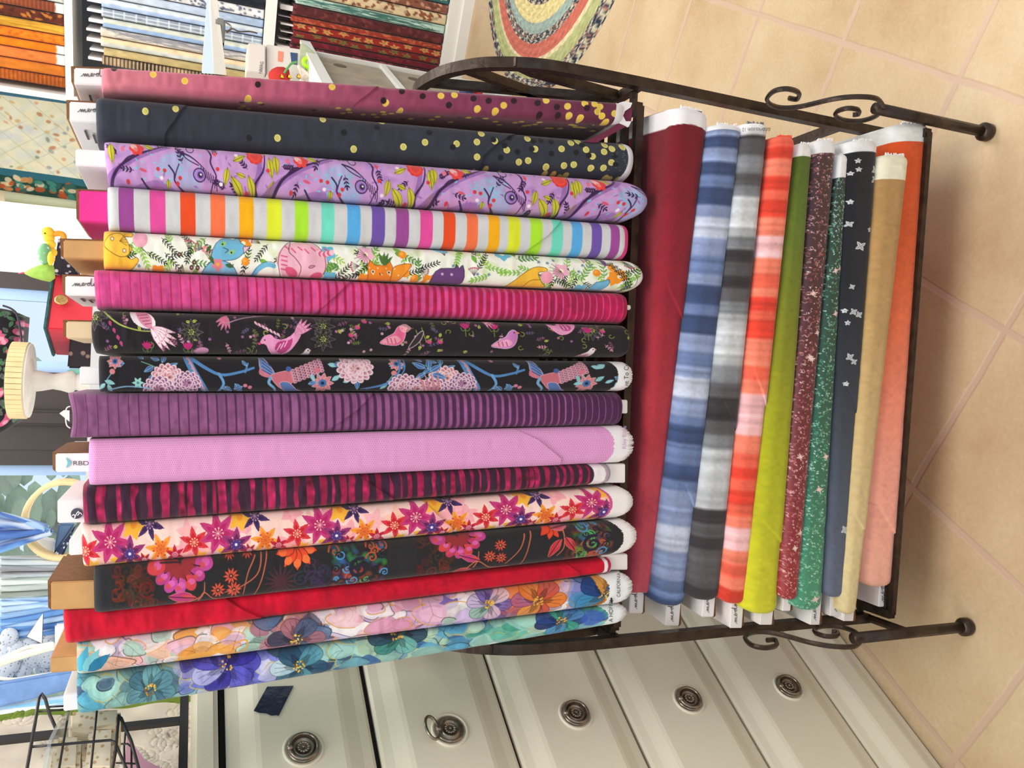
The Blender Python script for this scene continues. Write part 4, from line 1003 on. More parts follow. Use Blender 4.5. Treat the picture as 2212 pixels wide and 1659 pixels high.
# ---------------------------------------------------------------- standing bolts on the upper shelf
BACK = (0, 1, 0); GU = 'fabric bolts standing on the upper shelf'
UP = [
 dict(A=((218, 140), (1352, 218)), B=((218, 190), (1345, 266)), Y=.925, cv=print_mauve, f=[([(604, -6), (575, 22), (530, 60)], .0028)], wr=.0006, D=.17, lab='mauve to plum ombre bolt with gold and dark dots, right end of upper shelf'),
 dict(A=((205, 201), (1375, 304)), B=((207, 302), (1368, 388)), Y=.928, cv=print_navy, f=[([(196, 2), (170, 40), (150, 66)], .0022), ([(915, -2), (868, 30), (838, 60)], .0026)], wr=.0004, bulge=.016, ec=12, lab='charcoal navy bolt with gold confetti dots beside the mauve dotted one'),
 dict(A=((222, 296), (1392, 390)), B=((232, 396), (1392, 477)), Y=.918, cv=print_lilac, bulge=.020, ec=42, f=[], wr=.0005, lab='lilac bolt printed with birds, yellow leaves and red roses'),
 dict(A=((230, 396), (1360, 482)), B=((232, 493), (1357, 558)), Y=.922, cv=print_rainbow, bulge=.015, ec=4, f=[([(985, 0), (950, 45), (905, 86)], .0022)], wr=.0003, lab='white bolt with wide rainbow coloured crosswise stripes'),
 dict(A=((222, 494), (1382, 563)), B=((222, 577), (1382, 629)), Y=.924, cv=print_cats, bulge=.014, ec=26, f=[], wr=.0006, lab='white bolt printed with colourful cats, ferns and orange flowers'),
 dict(A=((200, 579), (1358, 632)), B=((206, 664), (1356, 698)), Y=.926, cv='mag', bulge=.015, ec=8, f=[([(558, 0), (520, 36), (478, 72)], .0026)], wr=.0009, lab='magenta bolt with fine pink crosswise stripes'),
 dict(A=((194, 669), (1362, 702)), B=((198, 762), (1360, 771)), Y=.924, cv=print_birds, bulge=.017, ec=8, tc=6, f=[([(520, 4), (480, 60)], .0014)], wr=.0005, lab='black bolt printed with pink birds and small garden flowers'),
 dict(A=((211, 768), (1362, 781)), B=((213, 847), (1360, 845)), Y=.925, cv=print_bluefloral, bulge=.015, ec=16, fray=3, f=[], wr=.0003, lab='black bolt printed with blue branches, peonies and a crested bird'),
 dict(A=((152, 850), (1347, 848)), B=((157, 948), (1347, 919)), Y=.923, cv='pur', bulge=.014, ec=8, tc=-10, f=[([(658, -4), (610, 40), (540, 84)], .0026)], wr=.0009, lab='dusky purple bolt with crosswise stripes darkening toward the shelf'),
 dict(A=((190, 951), (1366, 920)), B=((190, 1052), (1366, 1000)), Y=.920, cv=print_pinkdot, bulge=.013, ec=22, fray=5, f=[([(905, 0), (950, 26), (1000, 74)], .0026)], wr=.0002, lab='pale orchid pink bolt covered in tiny pin dots'),
 dict(A=((176, 1052), (1320, 1000)), B=((180, 1138), (1320, 1047)), Y=.926, cv=print_wavy, bulge=.014, ec=10, f=[([(592, 0), (625, 30), (670, 66)], .0024)], wr=.0011, lab='dark plum bolt with uneven crimson brushed stripes'),
 dict(A=((173, 1140), (1366, 1052)), B=((178, 1231), (1362, 1119)), Y=.922, cv=print_lilies, bulge=.015, ec=26, fray=4, f=[([(735, 4), (760, 34), (790, 64)], .0022)], wr=.0003, lab='bolt printed with pink, magenta and orange star-shaped lilies'),
 dict(A=((200, 1230), (1372, 1123)), B=((202, 1332), (1368, 1196)), Y=.918, cv=print_batik, bulge=.014, ec=26, fray=4, f=[], wr=.0003, lab='black batik look bolt with glowing flowers and multicolour scrolls'),
 dict(A=((133, 1322), (1326, 1204)), B=((139, 1398), (1326, 1241)), Y=.927, cv=print_red, bulge=.012, ec=5, f=[([(352, 6), (385, 30), (425, 54)], .0026), ([(1080, 0), (1112, 40)], .0018)], wr=.0005, lab='plain crimson red bolt between the black batik and the watercolour florals'),
 dict(A=((163, 1396), (1364, 1238)), B=((165, 1464), (1358, 1303)), Y=.923, cv=print_wc_warm, bulge=.012, ec=20, fray=6, f=[], wr=.0003, lab='watercolour floral bolt in peach, pink, orange and blue with gold lines'),
 dict(A=((163, 1465), (1352, 1304)), B=((166, 1552), (1345, 1348)), Y=.925, cv=print_wc_teal, bulge=.014, ec=20, fray=6, f=[], wr=.0005, lab='watercolour floral bolt in teal and violet blue, left end of the upper shelf'),
]
# core boards: (x0, y0, y1, front colour, lettering, flutes)
BO = {0: (160, 146, 182, 'w', 'moda', 1), 1: (150, 219, 262, 'w', 'moda', 1), 2: (163, 322, 358, 'w', None, 0), 3: (171, 411, 478, 'm', None, 1), 4: (137, 518, 558, 'k', None, 1), 5: (141, 596, 638, 'w', 'moda', 1), 6: (143, 694, 731, 'k2', None, 1), 7: (172, 792, 831, 'w', None, 0), 9: (120, 980, 1020, 'w', 'RBD', 1), 10: (124, 1080, 1130, 'w', 'logo', 0), 11: (149, 1166, 1200, 'w', None, 0), 12: (110, 1258, 1318, 'k', None, 1), 14: (109, 1420, 1454, 'k', None, 0), 15: (137, 1500, 1537, 'w', None, 0)}
M_MAG = mat('magenta_printed_board', (224, 40, 140), .6, noise=.03)
M_KR2 = mat('tan_cardboard', (222, 196, 160), .8, noise=.04)
BC = {'w': M_WHITE, 'm': M_MAG, 'k': M_KRAFT, 'k2': M_KR2}
def px_dirs(x, y, Y):
    o = on_y(x, y, Y); r = on_y(x + 4, y, Y) - o; u = on_y(x, y - 4, Y) - o
    return o, r / np.linalg.norm(r), u / np.linalg.norm(u), np.linalg.norm(r) / 4
for i, q in enumerate(UP):
    Yf = q['Y']; (a0, a1), (b0, b1) = q['A'], q['B']
    ex = 12 if q.get('ec', 0) > 12 else 6
    a1 = (a1[0] + ex, a1[1]); b1 = (b1[0] + ex, b1[1])
    A0, A1, B0, B1 = on_y(*a0, Yf), on_y(*a1, Yf), on_y(*b0, Yf), on_y(*b1, Yf)
    t = thing('fabric_bolt', q['lab'], 'fabric bolt', ((A1[0] + B1[0]) / 2, Yf + .09, .565), GU)
    f = q['cv']
    dd = (depth((A0 + B0) / 2), depth((A1 + B1) / 2))
    if f == 'mag': cv = stripe_print(1156, 74, (206, 74, 142), (186, 18, 84), 65, .7, 4, (214, 84, 150), .05, .90, A=dd)
    elif f == 'pur': cv = stripe_print(1192, 82, (138, 84, 128), (84, 38, 84), 67, .7, 6, (158, 92, 150), .05, .92, A=dd)
    else: cv = f()
    bolt_cloth('wound_fabric', A0, A1, B0, B1, BACK, cv, M_FAB, t, bulge=q.get('bulge', .010), endcurve=q.get('ec', 0), topcurve=q.get('tc', 0), folds=q['f'], wrink=q['wr'], seed=i * 7, fray=q.get('fray', 0), D=q.get('D', .19))
    q['o'] = t
    if i in BO:
        x0, y0, y1, cc, let, fl_ = BO[i]; Yb = Yf + .014; xin = a0[0] + 30
        sl = (a1[1] - a0[1]) / (a1[0] - a0[0])
        quad = [on_y(x0, y0, Yb), on_y(x0, y1, Yb), on_y(xin, y1 + sl * 50, Yb), on_y(xin, y0 + sl * 50, Yb)]
        core = MB().extr(quad, (0, .155, 0)).build('core_board', BC[cc], t, bevel=.001)
        if fl_:
            d = 7
            q2 = [on_y(x0 - d, y0 - 3, Yb + .004), on_y(x0 - d + 1, y1 - 6, Yb + .004), on_y(x0 + 1, y1 - 1, Yb + .004), on_y(x0 + 1, y0 - 3, Yb + .004)]
            MB().extr(q2, (0, .12, 0)).build('flute_edge', M_KRAFTD, core, label='dark corrugated board edge')
            q2 = [on_y(x0, y0 - 3, Yb + .003), on_y(x0, y0 + .5, Yb + .003), on_y(xin, y0 + sl * 50 + .5, Yb + .003), on_y(xin, y0 + sl * 50 - 3, Yb + .003)]
            MB().extr(q2, (0, .13, 0)).build('flute_edge', M_KRAFTD, core)
        yc = (y0 + y1) / 2
        if let == 'moda':
            o, r, u, s = px_dirs(x0 + (14 if i != 1 else 17), yc + 1 + sl * 14, Yb - .0006)
            script_stroke('logo_lettering', MODA, o, r, u, s * 10.5, .00028, M_INK, core)
            for j, (dx, dy) in enumerate(((28, 46), (44, 50))):   # small print on the side of the board
                o2 = on_y(x0 + dx, y1 + 3, Yb) ; 
                MB().box((quad[1][0] - .0004, Yb + .045 + .012 * j, on_y(x0 + dx, y1, Yb)[2]), (.0006, .035, .0022)).build('printed_line', M_INK, core)
        if let == 'RBD':
            o, r, u, s = px_dirs(x0 + 37, yc + 5, Yb - .0008); text_obj('brand_lettering', 'RBD', o, r, u, s * 15, M_INK, core, squash=1.25)
            L = [on_y(x0 + 22, yc - 12, Yb - .001), on_y(x0 + 34, yc - 2, Yb - .001), on_y(x0 + 30, yc + 6, Yb - .001), on_y(x0 + 22, yc + 11, Yb - .001), on_y(x0 + 26, yc, Yb - .001)]
            MB().prism(L, (0, .0006, 0)).build('feather_logo', mat('teal_ink', (120, 190, 200), .6), core)
        if let == 'logo':
            o = on_y(x0 + 42, yc + 4, Yb - .001); s = px_dirs(x0, yc, Yb)[3]
            MB().lathe([(13 * s, 0), (13 * s, .0008)], o, axis=(0, -1, 0), seg=28).build('round_logo', mat('slate_ink', (70, 74, 90), .6), core)
            o, r, u, s = px_dirs(x0 + 32, yc + 13, Yb - .0026); script_stroke('logo_swash', [(0, .6), (.5, .9), (.9, .3), (.6, 0), (1.6, 1.8), (1.9, 1.3), (1.4, .6), (2.2, 1.5), (2.6, .9)], o, r, u, s * 8, .0005, M_WHITE, core)
    if i == 8:   # white tag on a loop, and the board end below
        MB().extr([on_y(128, 893, .93), on_y(138, 886, .93), on_y(150, 887, .93), on_y(150, 911, .93), on_y(140, 912, .93)][:4], (0, .003, 0)).build('price_tag', M_WHITE, t)
        MB().tube([tuple(p) for p in smooth_line([on_y(x, y, .935) for x, y in ((152, 878), (144, 882), (142, 900), (144, 918), (152, 925))], 4)], .0007, 5).build('tag_string', M_WHITE, t)
    # cardboard ends below the cloth
    be = {5: ((1356, 659), (1363, 669), (1350,)), 8: ((1340, 864), (1356, 893), ()), 10: ((1316, 1002), (1351, 1043), ()), 13: ((1325, 1197), (1356, 1231), ())}
    if i in be:
        (xa, ya1), (xb, yb1) = be[i][0], be[i][1]; Yb = Yf + .012
        MB().extr([on_y(xa - 25, ya1, Yb), on_y(xa - 25, yb1, Yb), on_y(xb, yb1, Yb), on_y(xb, ya1, Yb)], (0, .15, 0)).build('core_board', M_WHITE, t, bevel=.001)
# lettering on the selvedges
def selv(i, s, x, y, px, Y=None, m=None, sq=1.0, name='selvedge_lettering'):
    Yt = (Y or UP[i]['Y']) - .0012; o = on_y(x, y, Yt); r = on_y(x, y - 4, Yt) - o; u = on_y(x - 4, y, Yt) - o
    text_obj(name, s, o, r, u, np.linalg.norm(u) / 4 * px, m or M_INKB, UP[i]['o'], squash=sq)
selv(15, 'A HOFFMAN', 1324, 1344, 12.5, sq=.82)
selv(14, 'CALIFORNIA', 1340, 1290, 11, sq=.74)
selv(9, 'Riley Blake', 1353, 970, 12.5, sq=.8, m=mat('lilac_ink', (178, 140, 186), .6))
selv(7, 'nt To Cre', 1358, 834, 14, sq=.82)
Yt = UP[14]['Y'] - .0012
script_stroke('selvedge_mark', [(0, 0), (.6, .5), (1, -.2), (1.5, .6), (2.2, .2), (2.6, .7)], on_y(1322, 1302, Yt), on_y(1322, 1298, Yt) - on_y(1322, 1302, Yt), on_y(1318, 1302, Yt) - on_y(1322, 1302, Yt), .0022, .0011, M_INKB, UP[14]['o'])
# loose flap of the mauve bolt
fp = [on_y(x, y, .934) for x, y in ((1345, 222), (1362, 222), (1366, 245), (1362, 268), (1340, 280), (1318, 292), (1290, 308), (1262, 306), (1300, 288), (1336, 266))]
MB().prism(fp, (0, .004, 0)).build('loose_selvedge', mat('plum_cloth', (104, 36, 66), .9, bump=.2), UP[0]['o'])
fp = [on_y(x, y, .932) for x, y in ((1338, 222), (1347, 219), (1366, 222), (1362, 232), (1350, 240), (1346, 250), (1352, 262), (1364, 262), (1358, 274), (1340, 266), (1338, 250), (1342, 236))]
MB().prism(fp, (0, .003, 0)).build('loose_selvedge', mat('white_selvedge', (232, 228, 232), .9), UP[0]['o'], label='frayed white selvedge')

# ---------------------------------------------------------------- lying bolts on the lower shelf
GL = 'fabric bolts stacked flat on the lower shelf'
def ombre(L, W, st, k=.5, mott=.02, seed=1, m=24):
    c = Canvas(L, W, st[0][1], k, m, seed); c.grad(st); c.mottle(mott, 7, seed).mottle(mott * .6, 40, seed + 1); return c
def cloudband(L, W, segs, seed, m=24):
    c = Canvas(L, W, segs[0][1], .7, m, seed); us = [a for a, _ in segs]; cs = [x for _, x in segs]
    idx = np.searchsorted(us, c.U[:, 0], side='right') - 1
    A = np.array(cs, float)[np.clip(idx, 0, len(cs) - 1)]
    r = np.random.RandomState(seed); K = 2
    pad = np.concatenate([A[:1]] * K + [A] + [A[-1:]] * K); A = sum(pad[i:i + len(A)] for i in range(2 * K + 1)) / (2 * K + 1)
    fine = 1 + .05 * np.interp(np.arange(len(A)), np.arange(0, len(A) + 6, 5), r.randn(len(np.arange(0, len(A) + 6, 5))))
    c.A = (A * fine[:, None])[:, None, :] * np.ones((1, c.nv, 1)); c.mottle(.02, 6, seed); return c
def L1(): 
    c = ombre(1064, 90, [(0, (116, 18, 32)), (180, (134, 26, 42)), (420, (156, 36, 54)), (700, (184, 58, 72)), (1064, (208, 92, 110))], m=70)
    c.band(-10, 36, (236, 232, 236), -6); return c
def shade(c, f): return tuple(min(255, q * f) for q in c)
def L2():
    L_, M_, D_, W_ = (146, 162, 200), (112, 132, 176), (66, 84, 124), (198, 206, 226)
    c = cloudband(1056, 80, [(0, L_), (26, D_), (52, L_), (84, D_), (112, M_), (140, D_), (178, L_), (205, W_), (250, L_), (290, M_), (330, L_), (352, D_), (395, M_), (420, D_), (460, L_), (500, M_), (530, L_), (555, W_), (600, L_), (640, M_), (660, D_), (700, M_), (745, D_), (780, M_), (802, L_), (850, L_), (880, W_), (935, L_), (975, L_), (1000, M_), (1040, D_)], 2)
    c.band(-10, 12, (236, 236, 240), 0); return c
def L3():
    A, B, C_, D_ = (186, 190, 194), (136, 140, 146), (96, 94, 98), (64, 60, 64)
    c = cloudband(1026, 66, [(0, (238, 238, 240)), (26, D_), (34, C_), (70, B), (110, C_), (135, B), (160, (210, 214, 218)), (225, A), (245, B), (272, D_), (300, C_), (330, D_), (355, C_), (385, B), (410, A), (440, (206, 210, 214)), (500, A), (520, B), (560, C_), (590, D_), (640, C_), (670, B), (700, A), (730, (200, 204, 208)), (790, A), (830, D_), (860, C_), (890, D_), (915, C_), (945, C_), (1000, D_)], 3)
    return c
def L4():
    A, B, C_, P = (250, 138, 112), (246, 108, 84), (232, 72, 52), (252, 196, 200)
    return cloudband(1016, 56, [(0, B), (24, C_), (50, A), (88, C_), (118, B), (140, C_), (176, A), (216, P), (265, A), (300, B), (330, A), (350, C_), (380, B), (400, C_), (440, A), (480, A), (500, B), (530, A), (560, P), (630, P), (650, A), (690, B), (720, C_), (745, B), (770, C_), (800, B), (825, A), (850, P), (900, A), (930, B), (960, A), (985, C_)], 4)
def L5():
    c = ombre(1022, 56, [(0, (236, 234, 232)), (28, (236, 234, 232)), (30, (92, 112, 40)), (200, (108, 126, 42)), (420, (138, 142, 36)), (650, (176, 178, 30)), (1022, (216, 214, 48))], m=26); return c
def sparkle(L, W, st, cols, seed, dens, white):
    c = Canvas(L, W, st[0][1], 1.0, 14, seed); c.grad(st); r = random.Random(seed)
    for i in range(dens):
        u, v = white + r.random() * (L - white), -8 + r.random() * (W + 16); a = r.random() * 6.3; q = 1.5 + 3.2 * r.random(); col = r.choice(cols)
        if r.random() < .35: c.ell(u, v, 1.4 + .8 * r.random(), 1.1, a, col, .95)
        else: c.line([(u, v), (u + q * math.cos(a), v + q * math.sin(a)), (u + q * 1.4 * math.cos(a + .7), v + q * 1.4 * math.sin(a + .7))], 1.0, col, .85, sm=2)
    for i in range(int(L / 130)):
        u, v = white + 60 + r.random() * (L - white - 60), 8 + r.random() * (W - 16)
        for a in range(4): c.leaf(u, v, 9, 2.6, a * 1.571 + .3, (246, 214, 206))
        for a in range(4): c.leaf(u, v, 6, 1.8, a * 1.571 + 1.1, (246, 214, 206))
    c.band(-10, white, (238, 238, 240), 0); return c
def L6(): return sparkle(998, 48, [(0, (62, 28, 38)), (300, (74, 26, 38)), (550, (104, 22, 36)), (998, (160, 26, 40))], [(232, 190, 186), (206, 130, 126), (244, 224, 220), (190, 90, 90)], 6, 1500, 30)
def L7(): return sparkle(988, 48, [(0, (24, 46, 42)), (300, (26, 70, 58)), (560, (34, 100, 78)), (988, (72, 158, 120))], [(120, 214, 170), (206, 238, 222), (90, 180, 140), (234, 246, 240)], 7, 1300, 52)
def L8():
    c = ombre(995, 60, [(0, (238, 238, 240)), (26, (238, 238, 240)), (28, (34, 34, 40)), (300, (40, 42, 50)), (500, (58, 62, 72)), (700, (80, 88, 102)), (995, (108, 116, 136))], k=.95, m=20)
    for u, v, R in [(47, 18, 6), (66, 20, 6), (74, 8, 5), (66, 54, 11), (88, 54, 10), (136, 10, 6), (184, 10, 8), (196, 50, 6), (232, 32, 12), (320, 20, 7), (372, 10, 6), (374, 26, 9), (380, 38, 9), (398, 16, 6), (472, 24, 10), (482, 34, 8), (530, 20, 6), (846, 40, 11)]:
        n = 5 if R < 7 else 4
        for a in range(n): c.leaf(u, v, R, R * .62, a * 6.283 / n + .6, (214, 218, 224) if R > 6 else (232, 234, 238)); c.leaf(u, v, R * .8, R * .2, a * 6.283 / n + .6, (150, 154, 164))
    return c
def L9():
    return ombre(1000, 52, [(0, (240, 236, 212)), (54, (240, 236, 212)), (56, (186, 146, 92)), (200, (190, 150, 96)), (420, (200, 166, 112)), (650, (212, 186, 134)), (1000, (224, 206, 158))], m=20)
def L10():
    return ombre(1010, 82, [(0, (238, 240, 238)), (40, (238, 240, 238)), (42, (226, 92, 38)), (250, (230, 104, 52)), (430, (240, 122, 82)), (600, (248, 150, 122)), (760, (250, 170, 150)), (1010, (250, 186, 164))], m=24)
LOW = [
 dict(A=((1462, 225), (1366, 1285)), B=((1540, 243), (1414, 1287)), Y=0.884, Y1=0.962, cv=L1, f=[([(300, -20), (400, 30), (470, 92)], .003)], bd=(1359, 1389, 1325, 1), lab='deep red to rose ombre bolt on top of the flat stack'),
 dict(A=((1541, 264), (1412, 1310)), B=((1612, 270), (1488, 1318)), Y=0.876, Y1=0.950, cv=L2, f=[([(785, 40), (830, 66), (862, 92)], .003)], bd=(1437, 1467, 1352, 1), lab='slate blue cloud-striped bolt second in the flat stack'),
 dict(A=((1608, 262), (1492, 1300)), B=((1668, 266), (1563, 1302)), Y=0.872, Y1=0.935, cv=L3, f=[([(560, 0), (620, 40), (668, 66)], .002)], bd=(1516, 1542, 1333, 1), lab='grey and charcoal cloud-striped bolt third in the flat stack'),
 dict(A=((1673, 291), (1563, 1308)), B=((1727, 294), (1620, 1310)), Y=0.868, Y1=0.925, cv=L4, f=[([(500, 10), (560, 40), (600, 58)], .0028)], bd=(1576, 1603, 1357, 1), lab='coral and salmon cloud-striped bolt fourth in the flat stack'),
 dict(A=((1724, 306), (1615, 1330)), B=((1762, 310), (1690, 1332)), Y=0.872, Y1=0.915, cv=L5, f=[([(800, -4), (850, 40), (885, 62)], .0028)], bd=(1641, 1668, 1350, 0), lab='olive to lime green ombre bolt in the flat stack'),
 dict(A=((1760, 300), (1690, 1298)), B=((1816, 300), (1729, 1300)), Y=0.874, Y1=0.905, cv=L6, f=[], bd=(1690, 1708, 1320, 0), lab='dark maroon to red bolt with glittering metallic flecks'),
 dict(A=((1812, 331), (1718, 1320)), B=((1838, 331), (1783, 1322)), Y=0.876, Y1=0.905, cv=L7, f=[], bd=(1750, 1771, 1350, 1), lab='dark to sea green bolt with glittering metallic flecks'),
 dict(A=((1835, 300), (1787, 1293)), B=((1907, 300), (1832, 1295)), Y=0.870, Y1=0.900, cv=L8, f=[([(500, 0), (560, 40), (640, 66)], .0022)], bd=(1793, 1818, 1331, 1), lab='black to grey ombre bolt scattered with silvery four-petal flowers'),
 dict(A=((1905, 330), (1822, 1330)), B=((1974, 334), (1857, 1332)), Y=0.866, Y1=0.895, cv=L9, f=[([(770, 0), (810, 36)], .0018)], bd=(1822, 1844, 1342, 0), lab='tan to cream ombre bolt second from the bottom of the flat stack'),
 dict(A=((1938, 262), (1868, 1270)), B=((2020, 266), (1940, 1272)), Y=0.878, Y1=0.900, cv=L10, f=[([(830, 20), (880, 60), (910, 84)], .0028)], bd=(1898, 1916, 1311, 1), lab='orange to peach ombre bolt at the bottom of the flat stack'),
]
for i, q in enumerate(LOW):
    Yf = q['Y']; (a0, a1), (b0, b1) = q['A'], q['B']
    Y1 = q['Y1']
    A0, A1, B0, B1 = on_y(*a0, Yf), on_y(*a1, Y1), on_y(*b0, Yf), on_y(*b1, Y1)
    bk = np.array([-(A1 - A0)[1], (A1 - A0)[0], 0.0]); bk = bk / np.linalg.norm(bk); bk = bk if bk[1] > 0 else -bk
    t = thing('fabric_bolt', q['lab'], 'fabric bolt', ((A0[0] + A1[0]) / 2, Yf + .09, (B0[2] + B1[2]) / 2), GL)
    cv = q['cv']()
    wid = np.linalg.norm(A1 - B1)
    sp = i in (5, 6)
    bolt_cloth('wound_fabric', A0, A1, B0, B1, tuple(bk), cv, M_SPARK if sp else M_FAB, t, bulge=min(.013, wid * .4), corner=.35, endcurve=(-6 if i == 0 else 10), topcurve=6, folds=q['f'], wrink=.0003, seed=40 + i, D=(.20 if i else .17), fray=0)
    if 1:   # frayed end strip
        n = 40; rr = random.Random(i); col = {1: (240, 240, 242), 2: (120, 118, 124), 3: (240, 96, 70)}.get(i, (240, 238, 238))
        pts = []
        for j in range(n + 1):
            tt = .12 + .58 * j / n; x = a0[0] + (b0[0] - a0[0]) * tt; y = a0[1] + (b0[1] - a0[1]) * tt
            pts.append((x, y + 5 - rr.random() * 7))
        poly = [on_y(x, y, Yf + .006) for x, y in pts] + [on_y(a0[0] + (b0[0] - a0[0]) * tt, a0[1] + 16, Yf + .006) for tt in (.70, .12)]
        MB().prism(poly, (0, .002, 0)).build('frayed_edge', mat('loose_threads', col, .95), t)
    x0, x1, ye, let = q['bd']; Yb = Y1 + .016
    sl = (a1[0] - a0[0]) / (a1[1] - a0[1]); yi = a1[1] - 60
    quad = [on_y(x0, ye, Yb), on_y(x1, ye, Yb), on_y(x1 - sl * 70, yi, Yb), on_y(x0 - sl * 70, yi, Yb)]
    core = MB().extr(quad, bk * .165).build('core_board', M_WHITE, t, bevel=.001)
    q3 = [on_y(x1 - 1, ye + 1, Yb + .002), on_y(x1 + 4, ye - 3, Yb + .002), on_y(x1 + 4, yi, Yb + .002), on_y(x1 - 1, yi, Yb + .002)]
    MB().extr(q3, bk * .12).build('flute_edge', M_KRAFTD, core, label='brown corrugated board edge')
    if let:
        o = on_y((x0 + x1) / 2 + 3, ye - 9, Yb - .0006); r = on_y((x0 + x1) / 2 + 3, ye - 13, Yb - .0006) - o; u = on_y((x0 + x1) / 2 - 1, ye - 9, Yb - .0006) - o
        script_stroke('logo_lettering', MODA, o, r, u, np.linalg.norm(u) / 4 * 7.0, .0003, M_INK, core)
    q['o'] = t
Yt = LOW[2]['Y'] - .0012; o = on_y(1665, 276, Yt)
text_obj('selvedge_lettering', 'dafabrics.com 10', o, on_y(1661, 276, Yt) - o, on_y(1665, 280, Yt) - o, .0075, M_INKB, LOW[2]['o'], squash=.9)
# ---------------------------------------------------------------- white chest of drawers at the left
DA = np.array([-.412, 1.143, 0.0]); DD = np.array([-.151, -.235, 0.0]); DD /= np.linalg.norm(DD); DN = np.array([DD[1], -DD[0], 0.0])   # DN points away from the viewer
if DN[1] < 0: DN = -DN
def dp(s, z, o=0.0): return DA + DD * s - DN * o + np.array([0, 0, z])       # o > 0: toward the viewer
def on_d(x, y, o=0.0): return on_plane(x, y, DA - DN * o, DN)
M_CREAM = mat('cream_painted_wood', (226, 219, 200), .38, noise=.02, nscale=5, bump=.12, bscale=40)
M_DARK = mat('drawer_gap', (18, 14, 14), .9)
M_PEWT = mat('antique_pewter', (146, 134, 122), .28, metal=.85, noise=.3, nscale=160)
dr = thing('chest_of_drawers', 'cream painted chest of drawers with pewter ring pulls left of the rack', 'chest of drawers', dp(.2, 0, -.2))
s0, s1 = -.13, .50
def dbox(m, a, b, z0, z1, o0, o1): m.hexa([dp(a, z0, o0), dp(b, z0, o0), dp(b, z0, o1), dp(a, z0, o1), dp(a, z1, o0), dp(b, z1, o0), dp(b, z1, o1), dp(a, z1, o1)]); return m
dbox(MB(), s0 + .004, s1 - .004, .012, 1.045, -.006, -.42).build('carcass', M_DARK, dr)
m = MB(); dbox(m, s0, s0 + .012, 0, 1.045, -.004, -.42); dbox(m, s1 - .012, s1, 0, 1.045, -.004, -.42); dbox(m, s0, s1, 0, 1.04, -.41, -.425); m.build('side_panel', M_CREAM, dr)
dbox(MB(), s0 - .012, s1 + .012, 1.047, 1.078, .012, -.43).build('top_panel', M_CREAM, dr, bevel=.006)
prof = [(0, .000), (.004, .003), (.016, .0055), (.034, .013), (.040, .0145)]
ZS = [.115, .299, .486, .670, .857, 1.044]; kn = {0: .192, 1: .380, 2: .570, 3: .757, 4: .948}
def front(z0, z1, name):
    h = z1 - z0; lv = [(z0 + a, o) for a, o in prof] + [(z1 - a, o) for a, o in prof[::-1]]
    m = MB(); a, b = s0 + .002, s1 - .002; n = len(lv); vs = []
    for z, o in lv: vs += [dp(a, z, o), dp(b, z, o)]
    fs = [(2 * i, 2 * i + 1, 2 * i + 3, 2 * i + 2) for i in range(n - 1)]
    k = len(vs); vs += [dp(a, z0, -.018), dp(b, z0, -.018), dp(a, z1, -.018), dp(b, z1, -.018)]
    fs += [(0, 1, k + 1, k), (2 * n - 2, 2 * n - 1, k + 3, k + 2), (k, k + 1, k + 3, k + 2), tuple([2 * i for i in range(n)] + [k + 2, k]), tuple([2 * i + 1 for i in range(n)] + [k + 3, k + 1])]
    m.add(vs, fs); return m.build(name, M_CREAM, dr, smooth=False)
for i in range(5):
    gap = .006 if i >= 3 else .0035
    d = front(ZS[i] + .001, ZS[i + 1] - gap, 'drawer')
    c = dp(.120, kn[i], .0145); ax = -DN
    P = lambda r, a, o: c + DD * (r * math.cos(a)) + np.array([0, 0, r * math.sin(a)]) + ax * o
    MB().tube([P(.0235, a * .2618, .0005) for a in range(24)], .0022, 8, closed=True).build('raised_bead', M_CREAM, d, smooth=True)
    mb = MB().lathe([(.0195, .0), (.0200, .0022), (.0175, .0036), (.0135, .0026), (.0128, .0052), (.0112, .0056), (.0100, .0034), (.002, .0036)], c, axis=tuple(ax), seg=28)
    for a in range(12):
        t = a * .5236; mb.ball(P(.0062, t, .0042), .0021, 8, 5, (1, 1, 1))
    mb.ball(P(0, 0, .0046), .0022, 8, 6)
    mb.build('rosette_plate', M_PEWT, d, smooth=True)
    MB().ball(P(.0165, math.pi / 2, .006), .0042, 10, 8).build('pivot_knuckle', M_PEWT, d, smooth=True)
    R = .0172; ring = []
    for a in range(28):
        t = a * 2 * math.pi / 28
        if i == 3:       # this ring is lifted and leans upward
            p = P(.0165, math.pi / 2, .006) + DD * (R * .98 * math.sin(t)) + (ax * .42 + np.array([0, 0, .90])) * (R * .62 * (1 - math.cos(t)))
        else: p = P(R, t, .0062)
        ring.append(p)
    MB().tube(ring, .0021, 8, closed=True).build('ring_pull', M_PEWT, d, smooth=True)
front(.001, .1125, 'plinth')
tp = [on_d(x, y, .0152) for x, y in ((577, 1484), (634, 1482), (602, 1547), (598, 1545), (586, 1546), (575, 1541), (560, 1540), (548, 1536))]
tape = MB().prism(tp, -DN * .0008).build('tape', mat('dark_blue_tape', (38, 42, 64), .25, noise=.3, nscale=60, bump=.8, bscale=90)); tag(tape, 'strip of dark blue tape stuck on the top drawer', 'tape')

